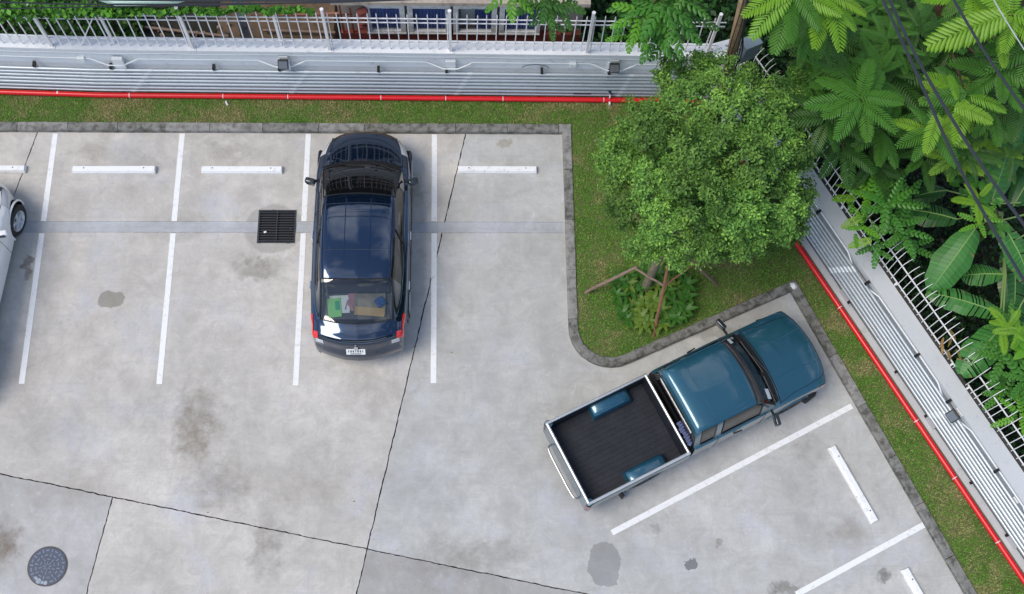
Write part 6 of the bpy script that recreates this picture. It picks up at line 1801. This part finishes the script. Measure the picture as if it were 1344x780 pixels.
banana(1345, 330, 'banana plant at the right edge with upright glossy leaves', [
    ((1300, 268), (1334, 158), 2.6, 3.3, .55, dict(mat='banana', arch=.1)),
    ((1312, 290), (1352, 372), 2.8, 2.3, .50, dict(torn=.2)),
    ((1328, 318), (1330, 415), 1.8, 1.4, .55, dict(torn=.25, mat='banana_dark')),
    ((1330, 270), (1360, 215), 2.3, 2.5, .50, dict(mat='banana_dark')),
    ((1300, 190), (1352, 176), 1.6, 1.8, .40, dict(mat='banana_dark')),
    ((1340, 400), (1302, 470), 1.6, 1.2, .50, dict(torn=.2, mat='banana_dark')),
], 1.6)
dl = thing('dry_vine', U(1238, 440, 1.5), 'yellowing drooping leaves caught on the spiked fence', 'vine')
for k in range(8):
    q = U(1241 + random.uniform(-8, 14), 434 + random.uniform(-6, 26), 1.75); place('leaf', leaf_mesh('leaf', .22, .07, 'dry_leaf', .4), dl, q, random.uniform(3.5, 5.5), random.uniform(-.3, .2), random.uniform(-.5, .5), random.uniform(.7, 1.2))

# ---- compound-leaved branches hanging over the railing
PF = {mt: frond_mesh('frond', mt, 6, .30, .115, .25, 50) for mt in ('broad', 'broad_bright', 'shrub_green')}
t1 = thing('overhanging_tree', U(860, -60, -.9), 'compound-leaved branch hanging over the top wall just left of the round tree', 'tree')
b_ = U(880, -70, -.9); branch(t1, [b_, b_ + V(0, -.1, 4), U(880, -20, 5.6)], .09, .03, nm='trunk')
for (px, py, z, n, L_, mt) in ((868, 8, 5.6, 8, .55, 'broad'), (840, 22, 5.4, 8, .50, 'broad_bright'), (885, 30, 5.3, 8, .5, 'broad'), (858, 45, 5.0, 7, .46, 'broad'), (832, 5, 5.3, 7, .5, 'broad'), (895, 2, 5.5, 7, .5, 'broad'), (905, 20, 4.9, 6, .45, 'shrub_green'), (872, 55, 4.6, 5, .40, 'broad'), (828, 42, 4.8, 5, .38, 'broad_bright')):
    c = U(px, py, z); branch(t1, [U(880, -20, 5.5), U((880 + px) / 2, (py - 20) / 2, z + .1), c], .018, .006)
    frond_cluster(t1, c, n, L_, mt, tilt=(-.45, .15), meshes=lambda mt: [PF[mt]])
t2 = thing('overhanging_tree', U(700, -60, -.9), 'leafy branch tip drooping over the right-hand blue window', 'tree')
b_ = U(715, -70, -.9); branch(t2, [b_, b_ + V(0, -.1, 3.4), U(712, -20, 4.8)], .07, .03, nm='trunk')
for (px, py, z, n, L_, mt) in ((668, -3, 4.9, 6, .45, 'broad_bright'), (715, 2, 4.7, 8, .42, 'shrub_green'), (735, 5, 4.5, 8, .40, 'shrub_green'), (700, 12, 4.4, 7, .36, 'shrub_green'), (722, 20, 4.2, 6, .34, 'shrub_green')):
    c = U(px, py, z); branch(t2, [U(712, -20, 4.7), U((712 + px) / 2, (py - 20) / 2, z + .1), c], .015, .005)
    frond_cluster(t2, c, n, L_, mt, tilt=(-.45, .15), meshes=lambda mt: [PF[mt]])

# ---- ivy on the railing and hedge behind it
def cloud_stuff(name, label, cat, n, sampler, L0, L1, cols, wr=.7, up=.8):
    P_ = sampler(n); nr = unit(RNG.normal(size=(n, 3)) * .6 + np.array([0, -.2, up])); s_ = RNG.uniform(L0, L1, n)
    cs = np.array(cols); k = RNG.integers(0, len(cs), n); c = cs[k] * RNG.uniform(.7, 1.3, (n, 1))
    o = leaf_cloud(name, P_, nr, s_, s_ * wr, c, M['leaf'], None, .12); return tag(o, label, cat, kind='stuff')
def upts(px, py, z):
    out = np.array([U(a, b, c)[:] for a, b, c in zip(px, py, z)]); return out
def ivy(n):
    px = RNG.beta(1, 1.5, n) * 430 - 15; thick = np.clip(1 - px / 250, .16, 1); c0_ = np.interp(px, [-20, 60, 150, 230, 330, 420], [13, 13, 14, 15, 13, 15])
    clus = np.sin(px * .22) * 1.5 + np.sin(px * .09 + 1) * 1.5
    py = c0_ + clus + RNG.normal(size=n) * 5.2 * thick ** .6; z = 2.85 + RNG.uniform(-.25, .2, n) * (.4 + thick)
    return upts(px, py, z)
cloud_stuff('ivy', 'bright green creeper trailing along the top of the railing at the top left', 'creeper', 2600, ivy, .07, .13, [(.07, .21, .02), (.10, .27, .025), (.045, .15, .02)], .85)
def hedge(n):
    px = RNG.uniform(-20, 170, n) ; py = RNG.uniform(12, 60, n); k = (px < 115 + RNG.uniform(-20, 50, n)); return upts(px, py, RNG.uniform(.1, 1.5, n) * (1 - .3 * (py / 60)))[k] if False else upts(np.where(k, px, px * .6), py, RNG.uniform(.1, 1.5, n))
def hedge_world(n):
    x = RNG.uniform(-11.5, -6.6, n); y = RNG.uniform(12.5, 14.6, n); z = RNG.uniform(0, 1.7, n) * (1 - np.clip((x + 7.6) / 1.2, 0, .8)); return np.stack([x, y, z], 1)
cloud_stuff('hedge', 'dark green hedge filling the corner behind the left end of the railing', 'hedge', 9000, hedge_world, .06, .11, [(.035, .11, .018), (.02, .07, .015), (.06, .15, .02)], .8)

# ---- dark undergrowth below the trees
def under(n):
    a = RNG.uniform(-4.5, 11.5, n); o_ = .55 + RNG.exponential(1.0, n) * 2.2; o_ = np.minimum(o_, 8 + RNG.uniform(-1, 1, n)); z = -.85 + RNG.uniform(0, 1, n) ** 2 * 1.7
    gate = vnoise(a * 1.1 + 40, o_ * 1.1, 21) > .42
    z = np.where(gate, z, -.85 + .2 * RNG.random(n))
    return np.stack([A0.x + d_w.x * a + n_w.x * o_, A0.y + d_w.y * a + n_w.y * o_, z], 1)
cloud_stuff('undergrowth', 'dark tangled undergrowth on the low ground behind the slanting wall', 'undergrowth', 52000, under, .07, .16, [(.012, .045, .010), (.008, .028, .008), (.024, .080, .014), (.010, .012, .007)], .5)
def under2(n):
    x = RNG.uniform(1.9, 7.5, n); y = 12.35 + RNG.uniform(0, 4, n); z = -.5 + RNG.uniform(0, 1, n) ** 1.6 * 1.7; return np.stack([x, y, z], 1)
cloud_stuff('undergrowth', 'dark broad-leaved bushes behind the railing, right of the house', 'undergrowth', 9000, under2, .09, .18, [(.012, .05, .012), (.008, .03, .008), (.03, .10, .018)], .7)
def litter(n):
    px = RNG.uniform(0, 1344, n); a = RNG.uniform(0, 1, n)
    return upts(740 + 330 * RNG.random(n), 135 + 330 * RNG.random(n), np.full(n, LZ + .015))
# a few fallen leaves on the lot and the lawn
fl = []
for k in range(16):
    px, py = random.choice([(random.uniform(755, 950), random.uniform(150, 470)), (random.uniform(100, 1000), random.uniform(180, 760))])
    q = U(px, py, 0); lawn_ = in_poly(np.array([q.x]), np.array([q.y]), lawn_poly)[0]
    me = LMf if k else leaf_mesh('fallen_leaf', .07, .035, 'dry_leaf', .1)
    LMf = me
    o = bpy.data.objects.new('fallen_leaf', me); COL.objects.link(o); o.location = (q.x, q.y, LZ + .035 if lawn_ else .006); o.rotation_euler = (0, 0, random.uniform(0, 6)); o.scale = (.6,) * 3
    tag(o, 'tiny brown fallen leaf lying on the lot or lawn', 'leaf', 'fallen leaves')

# ---- manhole cover
mc = U(62.5, 743.5, 0)
mh = thing('manhole_cover', V(mc.x, mc.y, 0), 'round dark blue patterned manhole cover at the bottom left', 'manhole cover')
MB().disc((0, 0, .002), .345, .012, 48).build('outer_ring', M['iron'], mh)
MB().disc((0, 0, .006), .322, .012, 48).build('cover_plate', M['iron_blue'], mh)
st_ = MB()
for (r_, n, l_, w_) in ((.275, 22, .060, .045), (.195, 16, .055, .040), (.120, 10, .050, .035)):
    for k in range(n):
        a = 2 * PI * k / n + r_ * 7; c = V(math.cos(a) * r_, math.sin(a) * r_, .0145)
        st_.box(c, (l_, w_ * .55, .006), a + (PI / 2 if k % 2 else 0))
for k in range(8):
    a = 2 * PI * k / 8; st_.box((math.cos(a) * .055, math.sin(a) * .055, .0145), (.05, .016, .006), a)
o = st_.build('raised_pattern', M['iron_pattern'], mh); o['kind'] = 'stuff'
M['wet'] = simple('painted_wet_glint', (.30, .34, .38), .10, coat=1, vary=.3)  # pale colour paints the glint onto the wet spots
for (dx, dy, s_) in ((-.12, -.25, .05), (-.06, -.275, .03), (.0, -.285, .035), (-.17, -.20, .03)):
    MB().disc((dx, dy, .0185), s_, .001, 9).build('wet_glint', M['wet'], mh)
